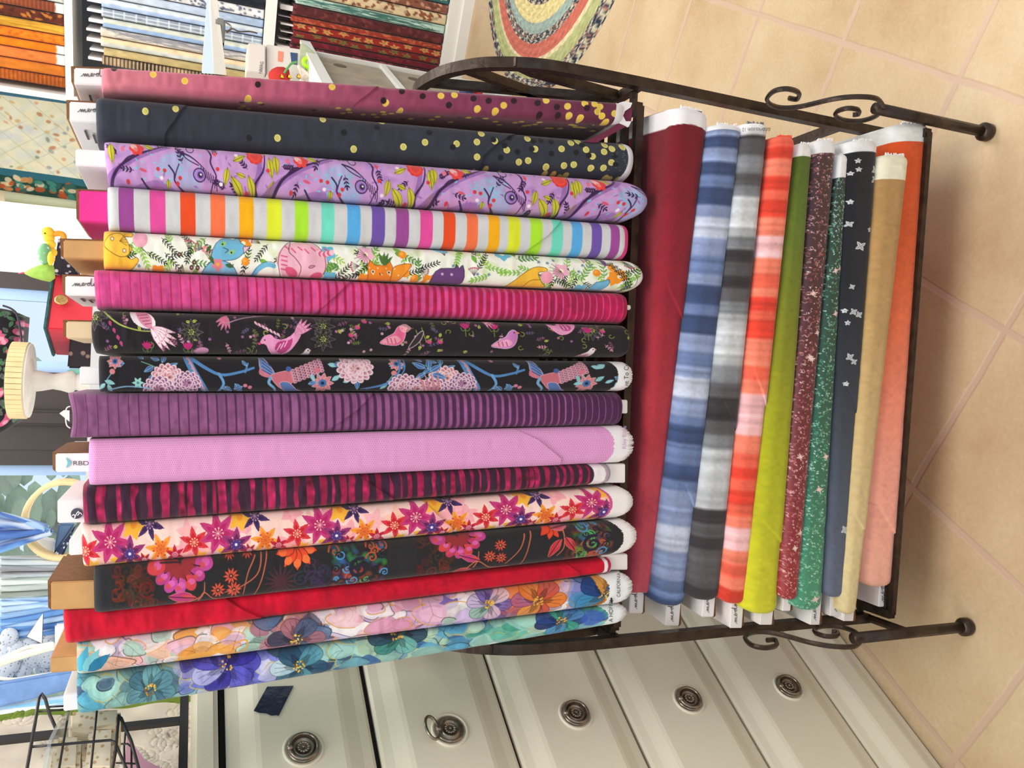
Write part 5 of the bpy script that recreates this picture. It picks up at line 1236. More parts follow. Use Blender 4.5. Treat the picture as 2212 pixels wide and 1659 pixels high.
# black display frame, hanging quilt, wire basket and cloth bundles above the chest
M_BLK = mat('black_enamelled_wire', (34, 30, 32), .4, noise=.1)
fr = thing('quilt_stand', 'black metal frame standing on the chest with a cream quilt behind it', 'display frame', dp(.3, 1.08, -.02))
o_ = -.012
def dz(x, y, o): return on_d(x, y, o)
b0 = dz(405, 1512, o_); z_b = 1.0865
MB().tube([dp(-.02, z_b, o_), dp(s1, z_b, o_)], .0052, 4, up=(0, 0, 1)).build('bottom_bar', M_BLK, fr)
v0 = dz(400, 1556, o_); sv = (v0 - DA) @ DD
MB().tube([dp(sv, z_b, o_), dp(sv, 1.52, o_)], .0040, 4, up=tuple(DD)).build('upright', M_BLK, fr)
cvq = Canvas(300, 200, (222, 212, 196), .9, 2, 5); cvq.mottle(.02, 20, 2)
rq = random.Random(5); H = np.zeros((cvq.nu, cvq.nv))
save = cvq.A.copy(); cvq.A[:] = 0
for i in range(34):
    u, v = rq.random() * 300, 12 + rq.random() * 190; swirl(cvq, u, v, 16 + 12 * rq.random(), (1, 1, 1), 2.4, 1.3, rq.choice([-1, 1]))
    for k in range(3): cvq.ring(u + 20, v, 6 + 6 * k, 2, (1, 1, 1))
H = cvq.A[..., 0].copy(); cvq.A = save
cvq.A[(cvq.V < 13)] = (122, 146, 52)
tl, tr, bl, br = dz(-40, 1552, -.05), dz(415, 1506, -.05), dz(-40, 1752, -.05), dz(415, 1706, -.05)
S, Tq = np.meshgrid(np.linspace(0, 1, cvq.nu), np.linspace(0, 1, cvq.nv), indexing='ij')
Pq = (tl * (1 - S[..., None]) + tr * S[..., None]) * (1 - Tq[..., None]) + (bl * (1 - S[..., None]) + br * S[..., None]) * Tq[..., None]
Pq = Pq + DN * (.0035 * H + .002 * np.sin(S * 21) * np.sin(Tq * 17))[..., None]
q = grid_mesh('hanging_quilt', Pq, cvq.A, M_FAB); tag(q, 'cream quilt with stitched swirls and a green binding above the chest', 'quilt')
sm = q.modifiers.new('thickness', 'SOLIDIFY'); sm.thickness = .006
bk = thing('wire_basket', 'black wire basket holding speckled cream fabric bundles above the chest', 'basket', dz(200, 1640, .14))
ob = .14; wires = MB()
W = lambda L, r=.0022, o=ob: wires.tube([tuple(dz(x, y, o)) for x, y in L], r * .52, 6)
W([(58, 1662), (76, 1560), (84, 1508), (90, 1499), (98, 1510), (108, 1545), (120, 1572)], .0034); W([(49, 1720), (58, 1662)], .0034)
W([(243, 1660), (250, 1620), (254, 1570), (257, 1545), (262, 1552), (270, 1572), (283, 1600), (300, 1662)], .0034)
W([(70, 1613), (120, 1609), (200, 1602), (238, 1599), (248, 1603), (254, 1616), (263, 1638), (275, 1664)], .0028)
W([(84, 1537), (140, 1533)], .0022); W([(106, 1527), (140, 1525)], .0022)
for x0, x1 in ((150, 127), (210, 196)): W([(x0, 1528), ((x0 + x1) / 2, 1595), (x1, 1664)], .0024)
wires.build('wire_grid', M_BLK, bk, smooth=True); wires = MB()
W([(272, 1572), (268, 1610), (269, 1660)], .0026, .05); W([(250, 1607), (276, 1607), (284, 1614), (284, 1664)], .0022, .06); W([(250, 1648), (300, 1650)], .0022, .06)
wires.build('back_wire', M_BLK, bk, smooth=True)
def dotted(name, c1, c2, sc=60):
    m = mat(name, c1, .9); nt = m.node_tree; b = nt.nodes['Principled BSDF']; tc = nt.nodes['Texture Coordinate']
    v = nt.nodes.new('ShaderNodeTexVoronoi'); v.inputs['Scale'].default_value = sc; nt.links.new(tc.outputs['Object'], v.inputs['Vector'])
    r = nt.nodes.new('ShaderNodeValToRGB'); r.color_ramp.elements[0].position = .22; r.color_ramp.elements[0].color = rgba(c2); r.color_ramp.elements[1].position = .34; r.color_ramp.elements[1].color = rgba(c1)
    nt.links.new(v.outputs['Distance'], r.inputs['Fac']); nt.links.new(r.outputs['Color'], b.inputs['Base Color']); return m
M_BUN = dotted('speckled_cream_cloth', (226, 214, 190), (190, 160, 116), 150)
for k, (L, lab) in enumerate([(((148, 1534), (262, 1528), (258, 1566), (190, 1580), (146, 1574)), 'speckled cream fabric bundle lying at the top of the wire basket'), (((118, 1588), (176, 1587), (172, 1662), (108, 1662)), 'speckled cream fabric bundle at the left in the wire basket'), (((192, 1570), (250, 1570), (246, 1662), (182, 1662)), 'speckled cream fabric bundle at the right in the wire basket')]):
    P = [dz(x, y, ob - .012) for x, y in L]
    tag(MB().prism(P, DN * (.06)).build('fabric_bundle', M_BUN, bevel=.004), lab, 'fabric bundle', 'speckled bundles in the wire basket')
P = [dz(x, y, .02) for x, y in ((276, 1578), (292, 1612), (312, 1640), (352, 1662), (268, 1662))]
tag(MB().prism(P, DN * .02).build('quilt_corner', mat('mauve_backing', (196, 146, 170), .9)), 'mauve folded cloth corner hanging below the wire basket', 'cloth')
M_BAG = glass_mat(); M_BAG.name = 'clear_plastic'
M_BAG.node_tree.nodes['Mix Shader'].inputs['Fac'].default_value = .35; M_BAG.node_tree.nodes['Glossy BSDF'].inputs['Roughness'].default_value = .22
P = [dz(x, y, .150) for x, y in ((152, 1536), (134, 1560), (112, 1600), (100, 1662), (92, 1662), (104, 1600), (120, 1568), (142, 1540))]
tag(MB().prism(P, DN * .05).build('plastic_bag', M_BAG), 'clear plastic sleeve slipping over the edge of the wire basket', 'bag')

# ---------------------------------------------------------------- braided rug
rc = np.array([1.68, 2.45]); NR, NA = 230, 420
rad = np.linspace(.02, .685, NR); ang = np.linspace(0, 2 * math.pi, NA)
RR, AA = np.meshgrid(rad, ang, indexing='ij')
coil = .0245; ph = (RR + .0035 * AA * 0) / coil; h = .011 + .0035 * np.abs(np.sin(math.pi * ph)) + .0012 * np.sin(AA * RR * 190 + np.floor(ph) * 2) - np.where(RR > .678, .010, 0)
cr_ = np.empty((NR, NA, 3)); rs = np.random.RandomState(3)
edges = [0, .05, .10, .16, .22, .27, .33, .40, .456, .492, .525, .574, .588, .640, .69]
NAVY, SAGE, CREAM, CORAL, BLUE, YEL = (44, 56, 78), (180, 184, 128), (226, 212, 172), (204, 112, 94), (158, 178, 170), (222, 206, 148)
cols = [SAGE, CREAM, CORAL, YEL, SAGE, BLUE, NAVY, YEL, BLUE, NAVY, CORAL, CREAM, SAGE, NAVY]
bi = np.clip(np.searchsorted(edges, RR, side='right') - 1, 0, len(cols) - 1); cr_ = np.array(cols, float)[bi]
br = np.sin(AA * RR * 120 + np.floor(ph) * 2.4 + 1.4 * np.sin(ph * 6.28)); spk = rs.randn(NR, NA); spk = (spk + np.roll(spk, 1, 1) + np.roll(spk, 1, 0)) / 1.7
isn = (bi == 9) | (bi == 13) | (bi == 6)
mk = isn & (br + .5 * spk > .55); cr_[mk] = (196, 190, 166); mk = isn & (br + .6 * spk < -1.05); cr_[mk] = (196, 140, 122)
cr_ *= (1 + .05 * br + .04 * spk)[..., None]
mk = (bi == 10) & (RR > .56); 
PR = np.stack([rc[0] + RR * np.cos(AA), rc[1] + RR * np.sin(AA), h], -1)
PR = np.concatenate([np.stack([rc[0] + RR[:1] * 0, rc[1] + RR[:1] * 0, h[:1]], -1), PR, np.stack([rc[0] + .690 * np.cos(AA[:1]), rc[1] + .690 * np.sin(AA[:1]), AA[:1] * 0 + .0005], -1)], 0)
cr_ = np.concatenate([cr_[:1], cr_, cr_[-1:]], 0)
M_RUG = attr_mat('braided_cotton', weave=.6, wscale=500)
rug = grid_mesh('braided_rug', PR, cr_, M_RUG); tag(rug, 'round braided rug with navy, sage, cream and coral rings on the tiles', 'rug')

# ---------------------------------------------------------------- white bookcase with fabric bolts
M_SHELF = mat('white_laminate', (228, 228, 224), .5)
bc = thing('bookcase', 'white bookcase full of upright fabric bolts behind the rug', 'bookcase', shelf_pt(-.3, 0, .15))
def sbox(m, a, b, z0, z1, f0=0.0, f1=.32): m.hexa([shelf_pt(a, z0, f0), shelf_pt(b, z0, f0), shelf_pt(b, z0, f1), shelf_pt(a, z0, f1), shelf_pt(a, z1, f0), shelf_pt(b, z1, f0), shelf_pt(b, z1, f1), shelf_pt(a, z1, f1)]); return m
for z0, z1 in ((.0, .095), (.803, .845), (1.536, 1.564), (2.27, 2.30)): sbox(MB(), -1.3, .39, z0, z1).build('shelf', M_SHELF, bc)
sbox(MB(), .39, .412, 0, 2.3).build('side_panel', M_SHELF, bc); sbox(MB(), -1.32, -1.3, 0, 2.3).build('side_panel', M_SHELF, bc)
sbox(MB(), -1.3, .39, .0, 2.3, .305, .318).build('back_panel', mat('shadowed_back_board', (120, 122, 130), .8), bc)  # grey base colour paints in the shade around the bolts
sbox(MB(), -1.3, .412, .0, .045, -.012, 0).build('base_trim', M_SHELF, bc)
def mini(colA, colB, kind, seed, sel, L=300, W=24):
    c = Canvas(L, W, colA, .42, 4, seed); r = random.Random(seed)
    if kind == 'grad': c.grad([(0, colA), (L, colB)])
    if kind == 'leaf':
        for i in range(60): c.leaf(r.random() * L, r.random() * W, 14, 7, r.random() * 6.3, colB if r.random() < .7 else shade(colA, .8))
    if kind == 'spot':
        for i in range(90): c.ell(r.random() * L, r.random() * W, 3, 3, 0, colB, .8)
    if kind == 'rib':
        for u in range(0, int(L), 7): c.band(u, u + 3.4, colB)
    if kind == 'grid':
        for u in range(0, int(L), 20): c.band(u, u + 2.4, colB)
        c.line([(0, 8), (L, 8)], 2.2, colB); c.line([(0, 18), (L, 18)], 2.2, colB)
    if kind == 'motif':
        for i in range(11): c.flower(10 + i * L / 11 + r.random() * 12, 4 + r.random() * (W - 8), 12, 5, colB, shade(colB, .8), .5, r.random() * 3)
    if kind == 'swirl':
        for i in range(16): c.line([(r.random() * L, r.random() * W) for _ in range(3)], 2, colB, .8)
    if kind == 'split': c.A[c.V > W * .45] = np.array(colB, float)
    c.mottle(.04, 10, seed)
    if sel: c.band(L - 14, L + 5, (240, 240, 240), 1)
    return c
GB = {0: 'fabric bolts on the bottom shelf of the bookcase', 1: 'fabric bolts on the middle shelf of the bookcase', 2: 'fabric bolts on the upper shelf of the bookcase'}
def bg_bolt(row, sa, sb, zb, zt, colA, colB, kind, lab, seed, sel=0, core=1, f=.03):
    g = .0015; A0, A1, B0, B1 = shelf_pt(sa + g, zt, f), shelf_pt(sa + g, zb + .004, f), shelf_pt(sb - g, zt, f), shelf_pt(sb - g, zb + .004, f)
    t = thing('fabric_bolt', lab, 'fabric bolt', (A1 + B1) / 2 + SN * .1, GB[row])
    bolt_cloth('wound_fabric', A0, A1, B0, B1, tuple(SN), mini(colA, colB, kind, seed, sel), M_FAB, t, bulge=.010, D=.18, seed=seed, pix=False, endr=.006)
    if core:
        q = [shelf_pt(sa + .012, zt + .05, f + .012), shelf_pt(sb - .012, zt + .05, f + .012), shelf_pt(sb - .012, zt - .05, f + .012), shelf_pt(sa + .012, zt - .05, f + .012)]
        MB().extr(q, SN * .14).build('core_board', M_WHITE, t, bevel=.001)
def S_at(x, y): return (on_shelf(x, y, .03) - SA) @ SD
rows = [
 (0, 854, .095, .735, [(-58, -38, (58, 96, 104), (196, 200, 160), 'motif', 'teal and cream patterned bolt on the bottom bookcase shelf'), (-38, -14, (60, 116, 116), (220, 206, 170), 'motif', 'sea green floral bolt on the bottom bookcase shelf'), (-14, 8, (150, 96, 76), (206, 160, 136), 'leaf', 'reddish brown leafy bolt above the cream leaf bolt'), (8, 33, (226, 204, 166), (150, 92, 66), 'leaf', 'cream bolt with scattered brown leaves'), (33, 53, (196, 220, 208), (66, 116, 110), 'swirl', 'mint watercolour bolt turning blue green toward its foot'), (53, 77, (98, 42, 46), (122, 60, 56), 'leaf', 'dark burgundy batik bolt below the mint one'), (77, 91, (164, 62, 44), (204, 114, 80), 'spot', 'thin orange rust speckled bolt'), (91, 108, (158, 42, 36), (206, 150, 90), 'motif', 'brick red bolt with golden leaves and a white tag'), (108, 123, (134, 36, 38), (128, 112, 60), 'motif', 'dark red bolt with olive leaf motifs'), (123, 138, (108, 28, 44), (130, 34, 50), 'leaf', 'plain deep wine bolt'), (138, 156, (92, 26, 38), (176, 96, 100), 'spot', 'maroon bolt with small pale dots, last on the bottom shelf')]),
 (1, 230, .845, 1.44, [(-72, -48, (30, 34, 52), (40, 44, 60), 'leaf', 'near-black navy bolt on the middle bookcase shelf'), (-48, -24, (232, 230, 232), (90, 100, 130), 'spot', 'white bolt with small dark script marks'), (-24, -4, (216, 226, 238), (170, 190, 220), 'grad', 'pale blue and white mottled bolt'), (-4, 18, (214, 222, 228), (176, 198, 232), 'split', 'pearl grey bolt with a pale blue lower half'), (18, 39, (156, 168, 184), (216, 224, 232), 'grid', 'blue grey bolt with a white crosshatched grid'), (39, 61, (214, 218, 206), (160, 188, 226), 'split', 'cream and sky blue bolt with faint bars'), (61, 81, (216, 208, 196), (150, 150, 160), 'swirl', 'beige bolt with grey curling script'), (81, 103, (240, 214, 178), (206, 210, 206), 'split', 'peach cream bolt shading to grey'), (103, 122, (202, 182, 132), (188, 168, 118), 'grad', 'plain khaki tan bolt'), (122, 142, (44, 40, 40), (206, 176, 140), 'rib', 'black and tan fine striped bolt')]),
 (2, 100, 1.564, 2.16, [(-12, 2, (200, 204, 200), (150, 160, 150), 'leaf', 'pale sage bolt at the edge of the upper bookcase shelf'), (2, 26, (158, 86, 54), (130, 64, 42), 'rib', 'rust brown checked bolt'), (26, 50, (104, 48, 32), (190, 120, 50), 'leaf', 'chocolate brown bolt with amber glints'), (50, 72, (226, 172, 62), (190, 140, 40), 'swirl', 'golden yellow crackled bolt'), (72, 94, (236, 132, 26), (206, 104, 20), 'spot', 'bright orange bolt below the yellow one'), (94, 114, (238, 146, 20), (226, 130, 14), 'grad', 'plain amber orange bolt'), (114, 138, (236, 142, 72), (226, 126, 58), 'grad', 'soft peach orange bolt with a white end'), (138, 162, (226, 140, 52), (210, 122, 36), 'grad', 'plain tangerine bolt above the ribbed one'), (162, 186, (196, 106, 36), (150, 76, 26), 'rib', 'ribbed burnt orange bolt, last on the upper shelf')])]
for row, x, zb, zt, L in rows:
    for k, (y0, y1, cA, cB, kd, lab) in enumerate(L):
        rr = random.Random(row * 31 + k)
        bg_bolt(row, S_at(x, y0), S_at(x, y1), zb, zt + rr.uniform(-.012, .012), cA, cB, kd, lab, row * 40 + k, sel=(row == 2 and k in (1, 5, 6)), core=1)

# ---------------------------------------------------------------- helpers for the things on tables
def slab(name, lab, cat, pts, Y, th, m, grp=None, bev=.003, smooth=False, parent=None):
    o = MB().prism([on_y(x, y, Y) for x, y in pts], (0, th, 0)).build(name, m, parent, bevel=bev, smooth=smooth)
    if lab: tag(o, lab, cat, grp)
    return o
def blob(pts, Y, r, sc=(1, 1, 1)):
    m = MB()
    for x, y, q in pts: m.ball(on_y(x, y, Y), q, 16, 10, sc)
    return m

# low cubby cabinet right of the rack, its front running away toward the bookcase
CP = np.array([1.157, 2.98, 0.0]); CE = np.array([-.51, -.86, 0.0]); CE /= np.linalg.norm(CE); CN = np.array([CE[1], -CE[0], 0.0])
M_GREY = mat('grey_wood_grain', (158, 146, 128), .6, noise=.16, nscale=16)
cab = thing('cubby_cabinet', 'low white cubby cabinet with grey wood fronts behind the arched rack post', 'cabinet', CP + CE * .5 + CN * .17)
def cbox(m, a, b, z0, z1, f0, f1):
    Q = lambda s, f, z: CP + CE * s + CN * f + np.array([0, 0, z])
    m.hexa([Q(a, f0, z0), Q(b, f0, z0), Q(b, f1, z0), Q(a, f1, z0), Q(a, f0, z1), Q(b, f0, z1), Q(b, f1, z1), Q(a, f1, z1)]); return m
cbox(MB(), -.10, 1.0, .715, .745, -.012, .36).build('top_board', M_SHELF, cab)
cbox(MB(), 0, .022, 0, .715, 0, .34).build('side_board', M_SHELF, cab); cbox(MB(), .97, .992, 0, .715, 0, .34).build('side_board', M_SHELF, cab)
for z in (.455, .185, .0): cbox(MB(), .022, .97, z, z + .02, 0, .33).build('shelf_board', M_SHELF, cab)
cbox(MB(), .022, .97, .0, .70, .325, .34).build('back_board', M_GREY, cab)
for z0, z1 in ((.477, .712), (.207, .452)):
    for a, b in ((.03, .49), (.50, .962)):
        d = cbox(MB(), a, b, z0, z1, .012, .30).build('wood_drawer', M_GREY, cab, bevel=.002)
        c = CP + CE * (a + .1) + CN * .0115 + np.array([0, 0, (z0 + z1) / 2 + .04])
        MB().lathe([(.022, 0), (.022, .002)], c, axis=tuple(-CN), seg=20).build('hand_hole', mat('hole_shade', (96, 86, 76), .8), d)  # flat darker disc, shade inside the hole put into its colour
def ctop(s, f, z=.745): return CP + CE * s + CN * f + np.array([0, 0, z])
MB().extr([ctop(-.10, -.012), ctop(1.0, -.012), ctop(1.0, .0), ctop(-.1, .0)], (0, 0, .006)).build('front_lip', mat('white_lip', (226, 224, 212), .5), cab)
YB = 2.86
M_PBOX = mat('grey_white_carton', (206, 198, 192), .6)
bx = slab('carton', 'grey white carton with printed lettering behind the mauve bolt', 'box', ((536, 92), (574, 97), (574, 160), (534, 154)), YB, .12, M_PBOX)
o = on_y(565, 160, YB - .002); r = on_y(565.6, 156, YB - .002) - o; u = on_y(561, 159.4, YB - .002) - o
text_obj('carton_lettering', 'NBERG', o, r, u, np.linalg.norm(r) / 4 * 9, M_INK, bx) if False else None
tl_ = text_obj('carton_lettering', 'NBERG', o, r, u, np.linalg.norm(r) / 4 * 8.5, M_INK); tl_.parent = bx
cb = slab('carton', 'white carton with a coral and navy picture beside the pincushion', 'box', ((575, 95), (650, 106), (648, 172), (575, 164)), YB + .01, .05, M_PBOX)
pc = MB().prism([on_y(x, y, YB + .0085) for x, y in ((601, 110), (612, 112), (610, 134), (600, 132))], (0, .001, 0)).build('printed_picture', mat('coral_print', (226, 130, 104), .6)); pc.parent = cb
pc = MB().prism([on_y(x, y, YB + .0085) for x, y in ((627, 113), (643, 115), (642, 140), (630, 138))], (0, .001, 0)).build('printed_picture', mat('navy_print', (46, 70, 112), .6)); pc.parent = cb
pin = thing('pincushion', 'red fabric pincushion with a green leaf band and yellow feet', 'pincushion', on_y(625, 165, YB - .05))
ym = YB - .05; q = (on_y(625, 124, ym) - on_y(625, 168, ym)); rr_ = np.linalg.norm(on_y(625, 150, ym) - on_y(647, 150, ym))
m = MB(); m.lathe([(rr_ * .3, 0), (rr_ * .85, rr_ * .15), (rr_ * 1.0, rr_ * .7), (rr_ * .9, rr_ * 1.3), (rr_ * .62, rr_ * 1.75), (rr_ * .3, rr_ * 2.0), (rr_ * .05, rr_ * 2.06)], on_y(626, 170, ym), seg=24); m.build('cushion', mat('red_felt', (172, 40, 34), .9, bump=.4), pin, smooth=True)
m = MB(); m.tube([tuple(p) for p in smooth_line([on_y(x, y, ym - rr_ * 1.0) for x, y in ((614, 158), (622, 146), (630, 137), (642, 134))], 5)], .004, 6); m.build('leaf_band', mat('green_felt', (90, 150, 92), .9), pin, smooth=True)
for y in (604, 620, 640): slab('felt_foot', None, None, ((y, 168), (y + 3, 158), (y + 8, 162), (y + 11, 170)), ym - rr_, .004, mat('yellow_felt', (240, 176, 40), .9), parent=pin)
sc = thing('scissors', 'scissors with lime green handle loops on the cubby cabinet', 'scissors', on_y(668, 150, YB - .02))
M_LIME = mat('lime_plastic', (170, 232, 28), .35)
ctr = on_y(668, 136, YB - .02); rl = np.linalg.norm(on_y(668, 122, YB - .02) - ctr)
MB().tube([ctr + np.array([rl * .72 * math.cos(a * .35), 0, rl * .85 * math.sin(a * .35)]) for a in range(18)], rl * .36, 8, closed=True).build('handle', M_LIME, sc, smooth=True)
slab('handle', None, None, ((662, 146), (676, 144), (678, 154), (668, 156)), YB - .025, .01, M_LIME, parent=sc); slab('blade', None, None, ((672, 155), (677, 154), (688, 174), (684, 175)), YB - .02, .003, M_PEWT, parent=sc)
m = MB()
for k in range(7): m.tube([on_y(645 + k * 3, 142 + k * 3, YB - .03), on_y(655 + k * 4, 170 + k, YB - .03)], .007, 6)
tag(m.build('ribbon_roll', mat('striped_cream_ribbon', (226, 212, 196), .8, noise=.2, nscale=90), smooth=True), 'cream ribbon bundle between the pincushion and the scissors', 'ribbon')
slab('card_pack', 'green and olive card packs standing on the cubby cabinet', 'cards', ((650, 92), (663, 98), (679, 112), (678, 124), (650, 168), (646, 140)), YB + .004, .02, mat('sage_card', (168, 178, 148), .7, noise=.15, nscale=30))
for k, (x, y, c) in enumerate(((1003, 196, (70, 74, 120)), (1012, 198, (36, 44, 110)), (1032, 199, (214, 60, 66)))):
    tag(MB().ball(on_plane(x, y, CP - CN * .03, CN) , .020, 12, 8, (1, 1.3, .8)).build('yarn_ball', mat('yarn_%d' % k, c, .7), smooth=True), ('grey blue', 'navy', 'red')[k] + ' yarn ball hanging by the cubby cabinet front', 'yarn', 'yarn balls by the cubby cabinet')
# white board edge standing left of the bookcase view
pw = [on_y(437, 158, 1.35), on_y(488, 162, 1.35), on_y(462, -12, 1.75), on_y(448, -12, 1.75)]
pn = thing('display_board', 'long white board edge crossing in front of the bookcase', 'board', pw[1])
a, b, c, d = on_y(462, 160, 1.35), on_y(489, 162, 1.35), on_y(468, -14, 1.85), on_y(454, -14, 1.85)
MB().extr([a, b, c, d], (.012, .02, .0)).build('front_edge', mat('beige_board_edge', (222, 214, 202), .6), pn)
a, b, c, d = on_y(436, 158, 1.36), on_y(462, 160, 1.35), on_y(454, -14, 1.85), on_y(448, -14, 1.86)
MB().extr([a, b, c, d], (.012, .02, .0)).build('top_face', mat('white_board_window_tint', (216, 232, 246), .3), pn)  # pale blue base colour paints in the window reflection on this white face
slab('bracket', None, None, ((466, 36), (487, 40), (487, 66), (483, 110), (476, 56), (466, 50)), 1.62, .02, mat('grey_metal_clip', (150, 148, 144), .4, metal=.4), parent=pn)
MB().tube([tuple(p) for p in smooth_line([on_y(x, y, 1.66) for x, y in ((487, 48), (498, 56), (497, 66), (488, 70), (502, 62), (516, 68), (540, 68), (556, 72))], 4)], .0016, 6).build('hook_wire', M_PEWT, pn)

# ---------------------------------------------------------------- things by the windows
cvw = Canvas(260, 240, (246, 244, 224), .8, 4, 3); rw = random.Random(4)
for i in range(240):
    cvw.ell(rw.random() * 260, rw.random() * 240, 8 + 14 * rw.random(), 5 + 8 * rw.random(), rw.random() * 3, rw.choice([(222, 232, 222), (252, 244, 214), (216, 226, 240), (246, 248, 238), (232, 240, 222), (240, 246, 240)]), .5, 5)
for i in range(70): cvw.ell(rw.random() * 260, rw.random() * 190, 3 + 4 * rw.random(), 2 + 3 * rw.random(), rw.random() * 3, rw.choice([(232, 176, 140), (222, 190, 120), (150, 170, 190), (130, 150, 130), (200, 130, 90)]), .7, 2)
for k in range(-3, 9): cvw.line([(k * 44, 0), (k * 44 + 210, 210)], 1.4, (206, 210, 190), .8, sm=0); cvw.line([(k * 60, 195), (k * 60 + 150, 60)], 1.4, (206, 210, 190), .8, sm=0)
cvw.A[(cvw.V < 4)] = (74, 130, 164); cvw.A[(cvw.V > 186) & (cvw.V < 203)] = (52, 120, 144)
cvw.A[(cvw.V >= 203)] = (40, 84, 80)
for i in range(90): cvw.ell(rw.random() * 260, 205 + rw.random() * 34, 5 + 5 * rw.random(), 4 + 3 * rw.random(), rw.random() * 3, rw.choice([(196, 96, 56), (236, 214, 170), (72, 150, 140), (226, 214, 190), (210, 150, 96), (52, 110, 110)]), .9)
wq = -.03 + wb
a, b, c, d = [on_shelf(x, y, wq) for x, y in ((-60, 188), (260, 232), (-60, 400), (260, 446))]
S, Tq = np.meshgrid(np.linspace(0, 1, cvw.nu), np.linspace(0, 1, cvw.nv), indexing='ij')
Pw = (a * (1 - S[..., None]) + b * S[..., None]) * (1 - Tq[..., None]) + (c * (1 - S[..., None]) + d * S[..., None]) * Tq[..., None] - SN * (.004 + .004 * np.sin(Tq * 9) ** 2)[..., None]
wqo = grid_mesh('wall_quilt', Pw, cvw.A, M_FAB); tag(wqo, 'pastel watercolour quilt with teal binding hanging on the wall beside the bookcase', 'quilt'); sm = wqo.modifiers.new('thickness', 'SOLIDIFY'); sm.thickness = .012; sm.offset = 0
e0, e1 = on_shelf(12, 424, wq - .02), on_shelf(260, 456, wq - .02)
tag(MB().tube([e0, e1], .022, 12).build('quilt_hem_roll', mat('pale_green_cloth', (196, 204, 180), .9), smooth=True), 'pale rolled cloth edge hanging at the left side of the wall quilt', 'cloth')

# tall display counter that carries them
ct = thing('display_counter', 'dark display counter below the windows, hidden behind the upright bolts', 'counter', (-.52, 1.9, 0))
MB().box((-.52, 1.88, 1.225), (1.46, .86, .03)).build('counter_top', mat('white_counter', (226, 226, 226), .5), ct)
MB().box((-.52, 1.90, .605), (1.40, .8, 1.21)).build('counter_body', mat('dark_counter_side', (52, 46, 44), .7), ct)
ZC = 1.24; YT = 1.72
M_FLB = dotted('black_floral_cloth', (40, 34, 46), (196, 188, 200), 90)
# red gift box with gold medallion, patterned boxes beneath and beside
rb = thing('gift_box', 'red box with a round gold medallion and patterned dark edges', 'box', (on_y(130, 690, YT)[0], YT, ZC))
def upright(name, base, ztop, zbot, m, par, bev=.002):
    P = [np.array([p[0], p[1], zbot]) for p in base]; return MB().prism(P, (0, 0, ztop - zbot)).build(name, m, par, bevel=bev)
q1, q2, q3 = on_y(125, 588, YT + .05), on_y(125, 711, YT - .02), on_y(125, 767, YT + .10)
zt_ = on_y(103, 700, YT)[2]
upright('box_body', [q1, q2, q3, q1 + (q3 - q2)], zt_ - .002, ZC, mat('red_box_paper', (206, 44, 58), .55, noise=.04), rb)
upright('box_lid', [q1 + (.003, -.003, 0), q2 + (0, -.004, 0), q3 + (-.004, 0, 0), q1 + (q3 - q2)], zt_ + .004, zt_ - .002, mat('peacock_box_edge', (44, 84, 84), .6, noise=.4, nscale=120), rb)
mc = on_y(133, 651, YT + .008); nf = np.cross(q2 - q1, (0, 0, 1)); nf /= np.linalg.norm(nf); nf = nf if nf[1] < 0 else -nf
MB().lathe([(.0115, 0), (.0115, .002), (.009, .0035), (.003, .002)], mc + nf * .004, axis=tuple(nf), seg=24).build('medallion', mat('brass_medallion', (190, 150, 96), .35, metal=.7, noise=.3, nscale=300), rb, smooth=True)
slab('patterned_case', 'black patterned case between the bird figure and the cardboard bolt end', 'case', ((126, 512), (140, 508), (140, 545), (168, 592), (110, 592), (118, 560)), YT + .02, .10, M_FLB)
slab('patterned_box', 'black floral box beneath the red box', 'box', ((152, 640), (250, 650), (250, 798), (145, 795), (150, 735)), YT + .02, .10, dotted('black_rose_paper', (38, 30, 36), (130, 110, 96), 70))
slab('teal_box', 'small mint green box below the black floral box', 'box', ((145, 796), (240, 799), (240, 838), (152, 836)), YT + .02, .08, mat('mint_paper', (130, 196, 186), .6))
# bird figure
bf = thing('bird_ornament', 'yellow and green stuffed bird ornament perched on the dark case', 'ornament', on_y(115, 560, YT - .02))
M_YEL = mat('yellow_cloth_skin', (244, 196, 52), .8, noise=.12, nscale=60); M_GRN = dotted('green_print_cloth', (122, 178, 130), (200, 226, 214), 110)
k_ = np.linalg.norm(on_y(100, 500, YT) - on_y(100, 510, YT)) / 10
m = blob([(104, 502, 12 * k_), (106, 514, 11 * k_), (110, 528, 10 * k_), (112, 545, 10.5 * k_), (110, 560, 8 * k_)], YT - .02, 0); m.build('head_and_neck', M_YEL, bf, smooth=True)
MB().tube([tuple(p) for p in smooth_line([on_y(x, y, YT - .02) for x, y in ((114, 506), (128, 504), (137, 508), (138, 517))], 5)], [6 * k_] * 16, 10).build('beak', mat('orange_cloth', (232, 156, 46), .8), bf, smooth=True)
m = MB().ball(on_y(96, 548, YT - .03), 15 * k_, 18, 12, (1.5, .9, .85)); m.build('wing', M_GRN, bf, smooth=True); MB().ball(on_y(110, 558, YT - .045), 9 * k_, 16, 10, (1.7, .8, .75)).build('wing', M_YEL, bf, smooth=True)
MB().lathe([(.3 * k_, 0), (9 * k_, 14 * k_), (17 * k_, 34 * k_), (21 * k_, 48 * k_), (14 * k_, 58 * k_)], on_y(50, 590, YT - .02), axis=tuple(on_y(108, 588, YT) - on_y(50, 590, YT)), seg=20).build('body', mat('lime_green_print', (150, 190, 80), .8, noise=.2, nscale=70), bf, smooth=True)
MB().tube([on_y(60, 592, YT - .02), on_y(50, 589, YT - .02), on_y(39, 591, YT - .02)], [2.6 * k_, 1.8 * k_, .6 * k_], 8).build('tail_tip', mat('rose_cloth', (206, 84, 100), .8), bf, smooth=True)
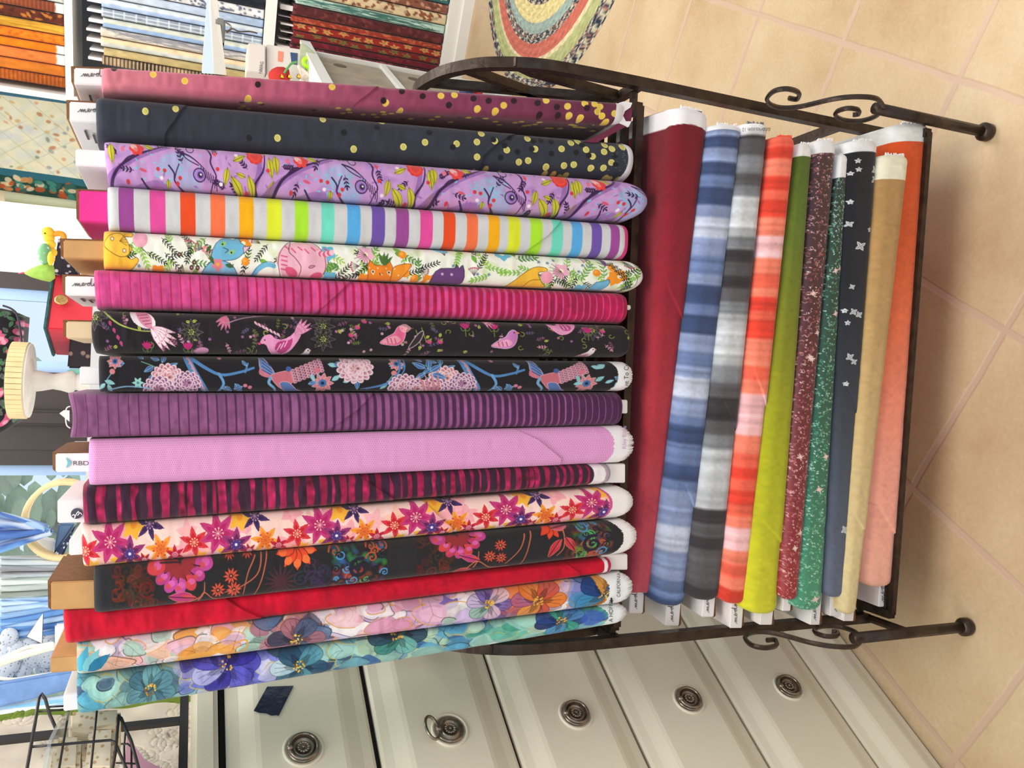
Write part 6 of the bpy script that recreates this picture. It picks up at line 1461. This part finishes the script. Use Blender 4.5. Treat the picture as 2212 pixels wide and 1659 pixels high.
MB().ball(on_y(97, 504, YT - .02 - 11 * k_), 1.6 * k_, 8, 6).build('eye', M_INKB, bf, smooth=True)
# cake stand with floral bag
cs = thing('cake_stand', 'whitewashed wooden pedestal cake stand with a slatted rim', 'cake stand', (on_y(180, 822, YT)[0], YT + .02, ZC))
c0 = on_y(55, 822, YT + .02); k2 = np.linalg.norm(on_y(60, 800, YT) - on_y(60, 810, YT)) / 10
base = np.array([c0[0], c0[1], ZC]); Ht = c0[2] - ZC
M_PINE = mat('pale_pine', (232, 204, 150), .6, noise=.12, nscale=26); M_WASH = mat('whitewashed_wood', (216, 208, 198), .6, noise=.14, nscale=22)
MB().lathe([(22 * k2, 0), (40 * k2, 0), (42 * k2, .012), (24 * k2, .03), (17 * k2, .05), (26 * k2, Ht * .42), (20 * k2, Ht * .55), (17 * k2, Ht * .66), (22 * k2, Ht * .8), (24 * k2, Ht * .9), (48 * k2, Ht * .93), (50 * k2, Ht * .97), (30 * k2, Ht * .98)], base, seg=32).build('stem', M_WASH, cs, smooth=True)
zr0, zr1 = on_y(57, 822, YT)[2], on_y(21, 822, YT)[2]
MB().lathe([(50 * k2, 0), (81 * k2, .0), (81 * k2, .004)], (c0[0], c0[1], zr0 - .004), seg=40).build('plate', M_WASH, cs)
m = MB()
for a in range(44):
    t = a * 2 * math.pi / 44; rr2 = 80 * k2; cx, cy = c0[0] + rr2 * math.cos(t), c0[1] + rr2 * math.sin(t); w = rr2 * .068; tx, ty = -math.sin(t), math.cos(t); nx, ny = math.cos(t) * .003, math.sin(t) * .003
    m.extr([(cx - tx * w - nx, cy - ty * w - ny, zr0), (cx + tx * w - nx, cy + ty * w - ny, zr0), (cx + tx * w + nx, cy + ty * w + ny, zr0), (cx - tx * w + nx, cy - ty * w + ny, zr0)], (0, 0, zr1 - zr0))
m.build('slatted_rim', M_PINE, cs)
fb = Canvas(60, 300, (34, 32, 38), .9, 2, 8); rb_ = random.Random(8)
for i in range(40): fb.leaf(rb_.random() * 60, rb_.random() * 300, 14, 7, rb_.random() * 6.3, (70, 124, 84))
for i in range(24): fb.ell(rb_.random() * 60, rb_.random() * 300, 9, 6, rb_.random() * 3, (222, 110, 150)); 
for i in range(24): fb.ell(rb_.random() * 60, rb_.random() * 300, 4, 3, rb_.random() * 3, (244, 190, 204)); fb.line([(rb_.random() * 60, rb_.random() * 300) for _ in range(2)], 1.2, (170, 170, 170), .5)
a, b, c, d = [on_y(x, y, YT + .11) for x, y in ((-70, 660), (48, 668), (-70, 965), (30, 925))]
bolt_cloth('floral_bag', a, c, b, d, BACK, (lambda cc: (setattr(cc, 'L', 300) or cc))(Canvas(300, 60, (34, 32, 38), .9, 8, 8)), M_FAB, None) if False else None
fb2 = Canvas(300, 110, (36, 33, 40), .9, 8, 8)
for i in range(90): fb2.leaf(rb_.random() * 300, rb_.random() * 110, 15, 8, rb_.random() * 6.3, rb_.choice([(60, 110, 74), (84, 130, 90), (90, 86, 96)]), out=(110, 140, 110))
for i in range(34):
    u, v = rb_.random() * 300, rb_.random() * 110; fb2.ell(u, v, 12, 8, rb_.random() * 3, (216, 98, 140)); fb2.ell(u + 2, v - 2, 7, 5, rb_.random() * 3, (240, 164, 186))
fbo = bolt_cloth('floral_bag', b, d, a, c, BACK, fb2, M_FAB, None, bulge=.03, endcurve=10, topcurve=14, wrink=.001, seed=3, D=.09, endr=.02)
tag(fbo, 'black zip bag printed with pink roses sitting on the cake stand', 'bag')
MB_ = MB().tube([tuple(p) for p in smooth_line([on_y(x, y, YT + .105) for x, y in ((6, 660), (26, 668), (38, 684), (46, 730), (50, 790), (44, 840))], 5)], .0022, 6).build('zip_edge', mat('dark_piping', (60, 54, 66), .6)); MB_.parent = fbo

# wooden hoop with white cloth, blue scarf, packets, pearls, boxes
hp = thing('wooden_hoop', 'round wooden hoop basket handle by the window with blue scarf over it', 'hoop', on_y(200, 1120, YT))
hc = on_y(138, 1122, YT); kh = np.linalg.norm(on_y(100, 1100, YT) - on_y(100, 1110, YT)) / 10
MB().tube([hc + np.array([82 * kh * math.cos(a * .1745), 0, 74 * kh * math.sin(a * .1745)]) for a in range(36)], .0045, 4, up=(0, 1, 0), r2=.016, closed=True).build('hoop_band', M_PINE, hp, smooth=True)
def crumple(name, lab, cat, pts, Y, colr, seed, amp=.012, n=26, m=None, grp=None):
    """wrinkled cloth patch between four pixel corners"""
    c = Canvas(60, 60, colr[0], .8, 1, seed); c.mottle(.05, 12, seed)
    for i in range(9): c.line([(0, i * 7 + 3), (30, i * 7 + 1), (60, i * 7 + 4)], 5, colr[i % len(colr)], .85)
    a, b, d, e = [on_y(x, y, Y) for x, y in pts]
    S, T = np.meshgrid(np.linspace(0, 1, c.nu), np.linspace(0, 1, c.nv), indexing='ij')
    P = (a * (1 - S[..., None]) + b * S[..., None]) * (1 - T[..., None]) + (d * (1 - S[..., None]) + e * S[..., None]) * T[..., None]
    P[..., 1] += amp * (np.sin(T * 20 + S * 3 + seed) + .6 * np.sin(T * 43 + seed)) + .02 * (S - .5) ** 2
    o = grid_mesh(name, P, c.A, m or M_FAB); q = o.modifiers.new('thickness', 'SOLIDIFY'); q.thickness = .004
    tag(o, lab, cat, grp); return o
crumple('silk_scarf', 'blue and sky coloured silk scarf gathered into the wooden hoop', 'scarf', ((-30, 1088), (96, 1138), (-30, 1206), (112, 1152)), YT - .03, [(90, 130, 200), (180, 210, 240), (234, 242, 250), (140, 195, 240), (214, 230, 246)], 4)
slab('white_plate', 'white round dish leaning behind the wooden hoop', 'dish', ((56, 1150), (70, 1154), (100, 1162), (120, 1166), (114, 1202), (92, 1200), (72, 1186), (60, 1168)), YT + .03, .01, mat('white_ceramic', (244, 246, 250), .25))
slab('blue_folder', 'slate blue card wedge with patterned edge above the brown cardboard bolt end', 'card', ((126, 1132), (162, 1132), (116, 1200), (118, 1178)), YT + .01, .02, mat('slate_blue_card', (84, 112, 150), .6))
slab('patterned_card', 'navy and white patterned card edge behind the bolts', 'card', ((164, 1134), (150, 1168), (135, 1203), (112, 1204)), YT, .02, dotted('navy_white_print', (48, 62, 96), (214, 222, 236), 120))
for k, (L, colr, lab) in enumerate([
  (((0, 1200), (204, 1206), (0, 1246), (204, 1240)), [(190, 200, 206), (150, 150, 156), (216, 226, 230), (130, 122, 124)], 'crinkled clear packet with brown and silver stripes, nearest the hoop'),
  (((0, 1246), (204, 1240), (0, 1292), (204, 1280)), [(206, 216, 212), (176, 190, 180), (226, 232, 230), (150, 160, 150)], 'crinkled clear packet with pale green tones beside the cardboard bolt end'),
  (((0, 1292), (204, 1284), (0, 1340), (204, 1300)), [(190, 216, 238), (96, 140, 200), (220, 234, 246), (140, 180, 226)], 'light blue folded cloth packet with a white tip'),
  (((0, 1340), (204, 1304), (0, 1384), (204, 1350)), [(110, 160, 220), (160, 200, 236), (60, 96, 168), (190, 216, 240)], 'blue folded cloth packet above the button bags')]):
    crumple('cloth_packet', lab, 'packet', L, YT, colr, 11 + k, .006, grp='packets by the window')
slab('paper_label', 'white paper triangle label on the blue cloth packet', 'label', ((94, 1322), (92, 1392), (56, 1376)), YT - .03, .002, M_WHITE)
rb2 = random.Random(12)
M_PEB = dotted('button_bag', (196, 204, 216), (120, 126, 140), 200)
bb = [(108, 1360), (104, 1384), (20, 1376), (60, 1400), (84, 1398), (14, 1408), (36, 1402), (72, 1420), (100, 1420), (22, 1436), (52, 1446), (90, 1444), (8, 1452), (30, 1466), (106, 1456)]
rows_ = {}
for x, y in sorted(bb, key=lambda q: -q[0]): rows_.setdefault('upper' if y < 1395 else 'middle' if y < 1430 else 'lower', []).append((x, y))
which = {q: (r_, n_) for r_, L in rows_.items() for n_, q in enumerate(L)}
for k, (x, y) in enumerate(bb):
    o = MB().ball(on_y(x, y, YT - .01 + .03 * rb2.random()), .0135 + .004 * rb2.random(), 14, 9, (1.15, .55, 1)).build('button_bag', M_PEB, smooth=True)
    r_, n_ = which[(x, y)]
    tag(o, 'clear bag of pale buttons in the %s row, %s the upright bolts' % (r_, ('nearest', 'second from', 'third from', 'fourth from', 'fifth from', 'sixth from')[n_]), 'button bag', 'heaped button bags')
for L, lab in ((((0, 1424), (30, 1410), (62, 1398), (90, 1394), (112, 1390)), 'upper string of white pearls across the button bags'), (((-10, 1464), (30, 1468), (70, 1462), (110, 1456), (140, 1452)), 'lower string of white pearls along the blue bin edge')):
    P = smooth_line([on_y(x, y, YT - .045) for x, y in L], 12); m = MB()
    for p in P[::1]: m.ball(p, .0036, 8, 6)
    tag(m.build('pearl_string', mat('pearl', (240, 236, 222), .25), smooth=True), lab, 'pearls', 'pearl strings')
MB().tube([tuple(p) for p in smooth_line([on_y(x, y, YT - .05) for x, y in ((-10, 1436), (40, 1418), (80, 1406), (118, 1396))], 6)], .007, 8).build('rolled_ribbon', mat('cream_satin', (236, 228, 206), .4), smooth=True)
tag(bpy.data.objects['rolled_ribbon'], 'cream satin ribbon roll lying across the button bags', 'ribbon')
slab('blue_bin', 'mottled blue bin edge in front of the button bags', 'bin', ((-30, 1482), (146, 1452), (206, 1446), (206, 1486), (146, 1492), (60, 1514), (-30, 1534)), YT - .06, .02, mat('mottled_blue_cloth', (112, 146, 196), .8, noise=.2, nscale=30))
crumple('tissue_paper', 'white and sky blue tissue paper below the blue bin', 'paper', ((-30, 1534), (206, 1490), (-30, 1570), (206, 1540)), YT - .05, [(232, 244, 250), (130, 196, 236), (240, 248, 252), (170, 214, 240)], 31, .004)

slab('display_riser', 'plain white riser block under the button bags, mostly behind the upright bolts', 'riser', ((118, 1350), (118, 1446), (206, 1440), (206, 1346)), YT - .02, .10, M_WHITE)
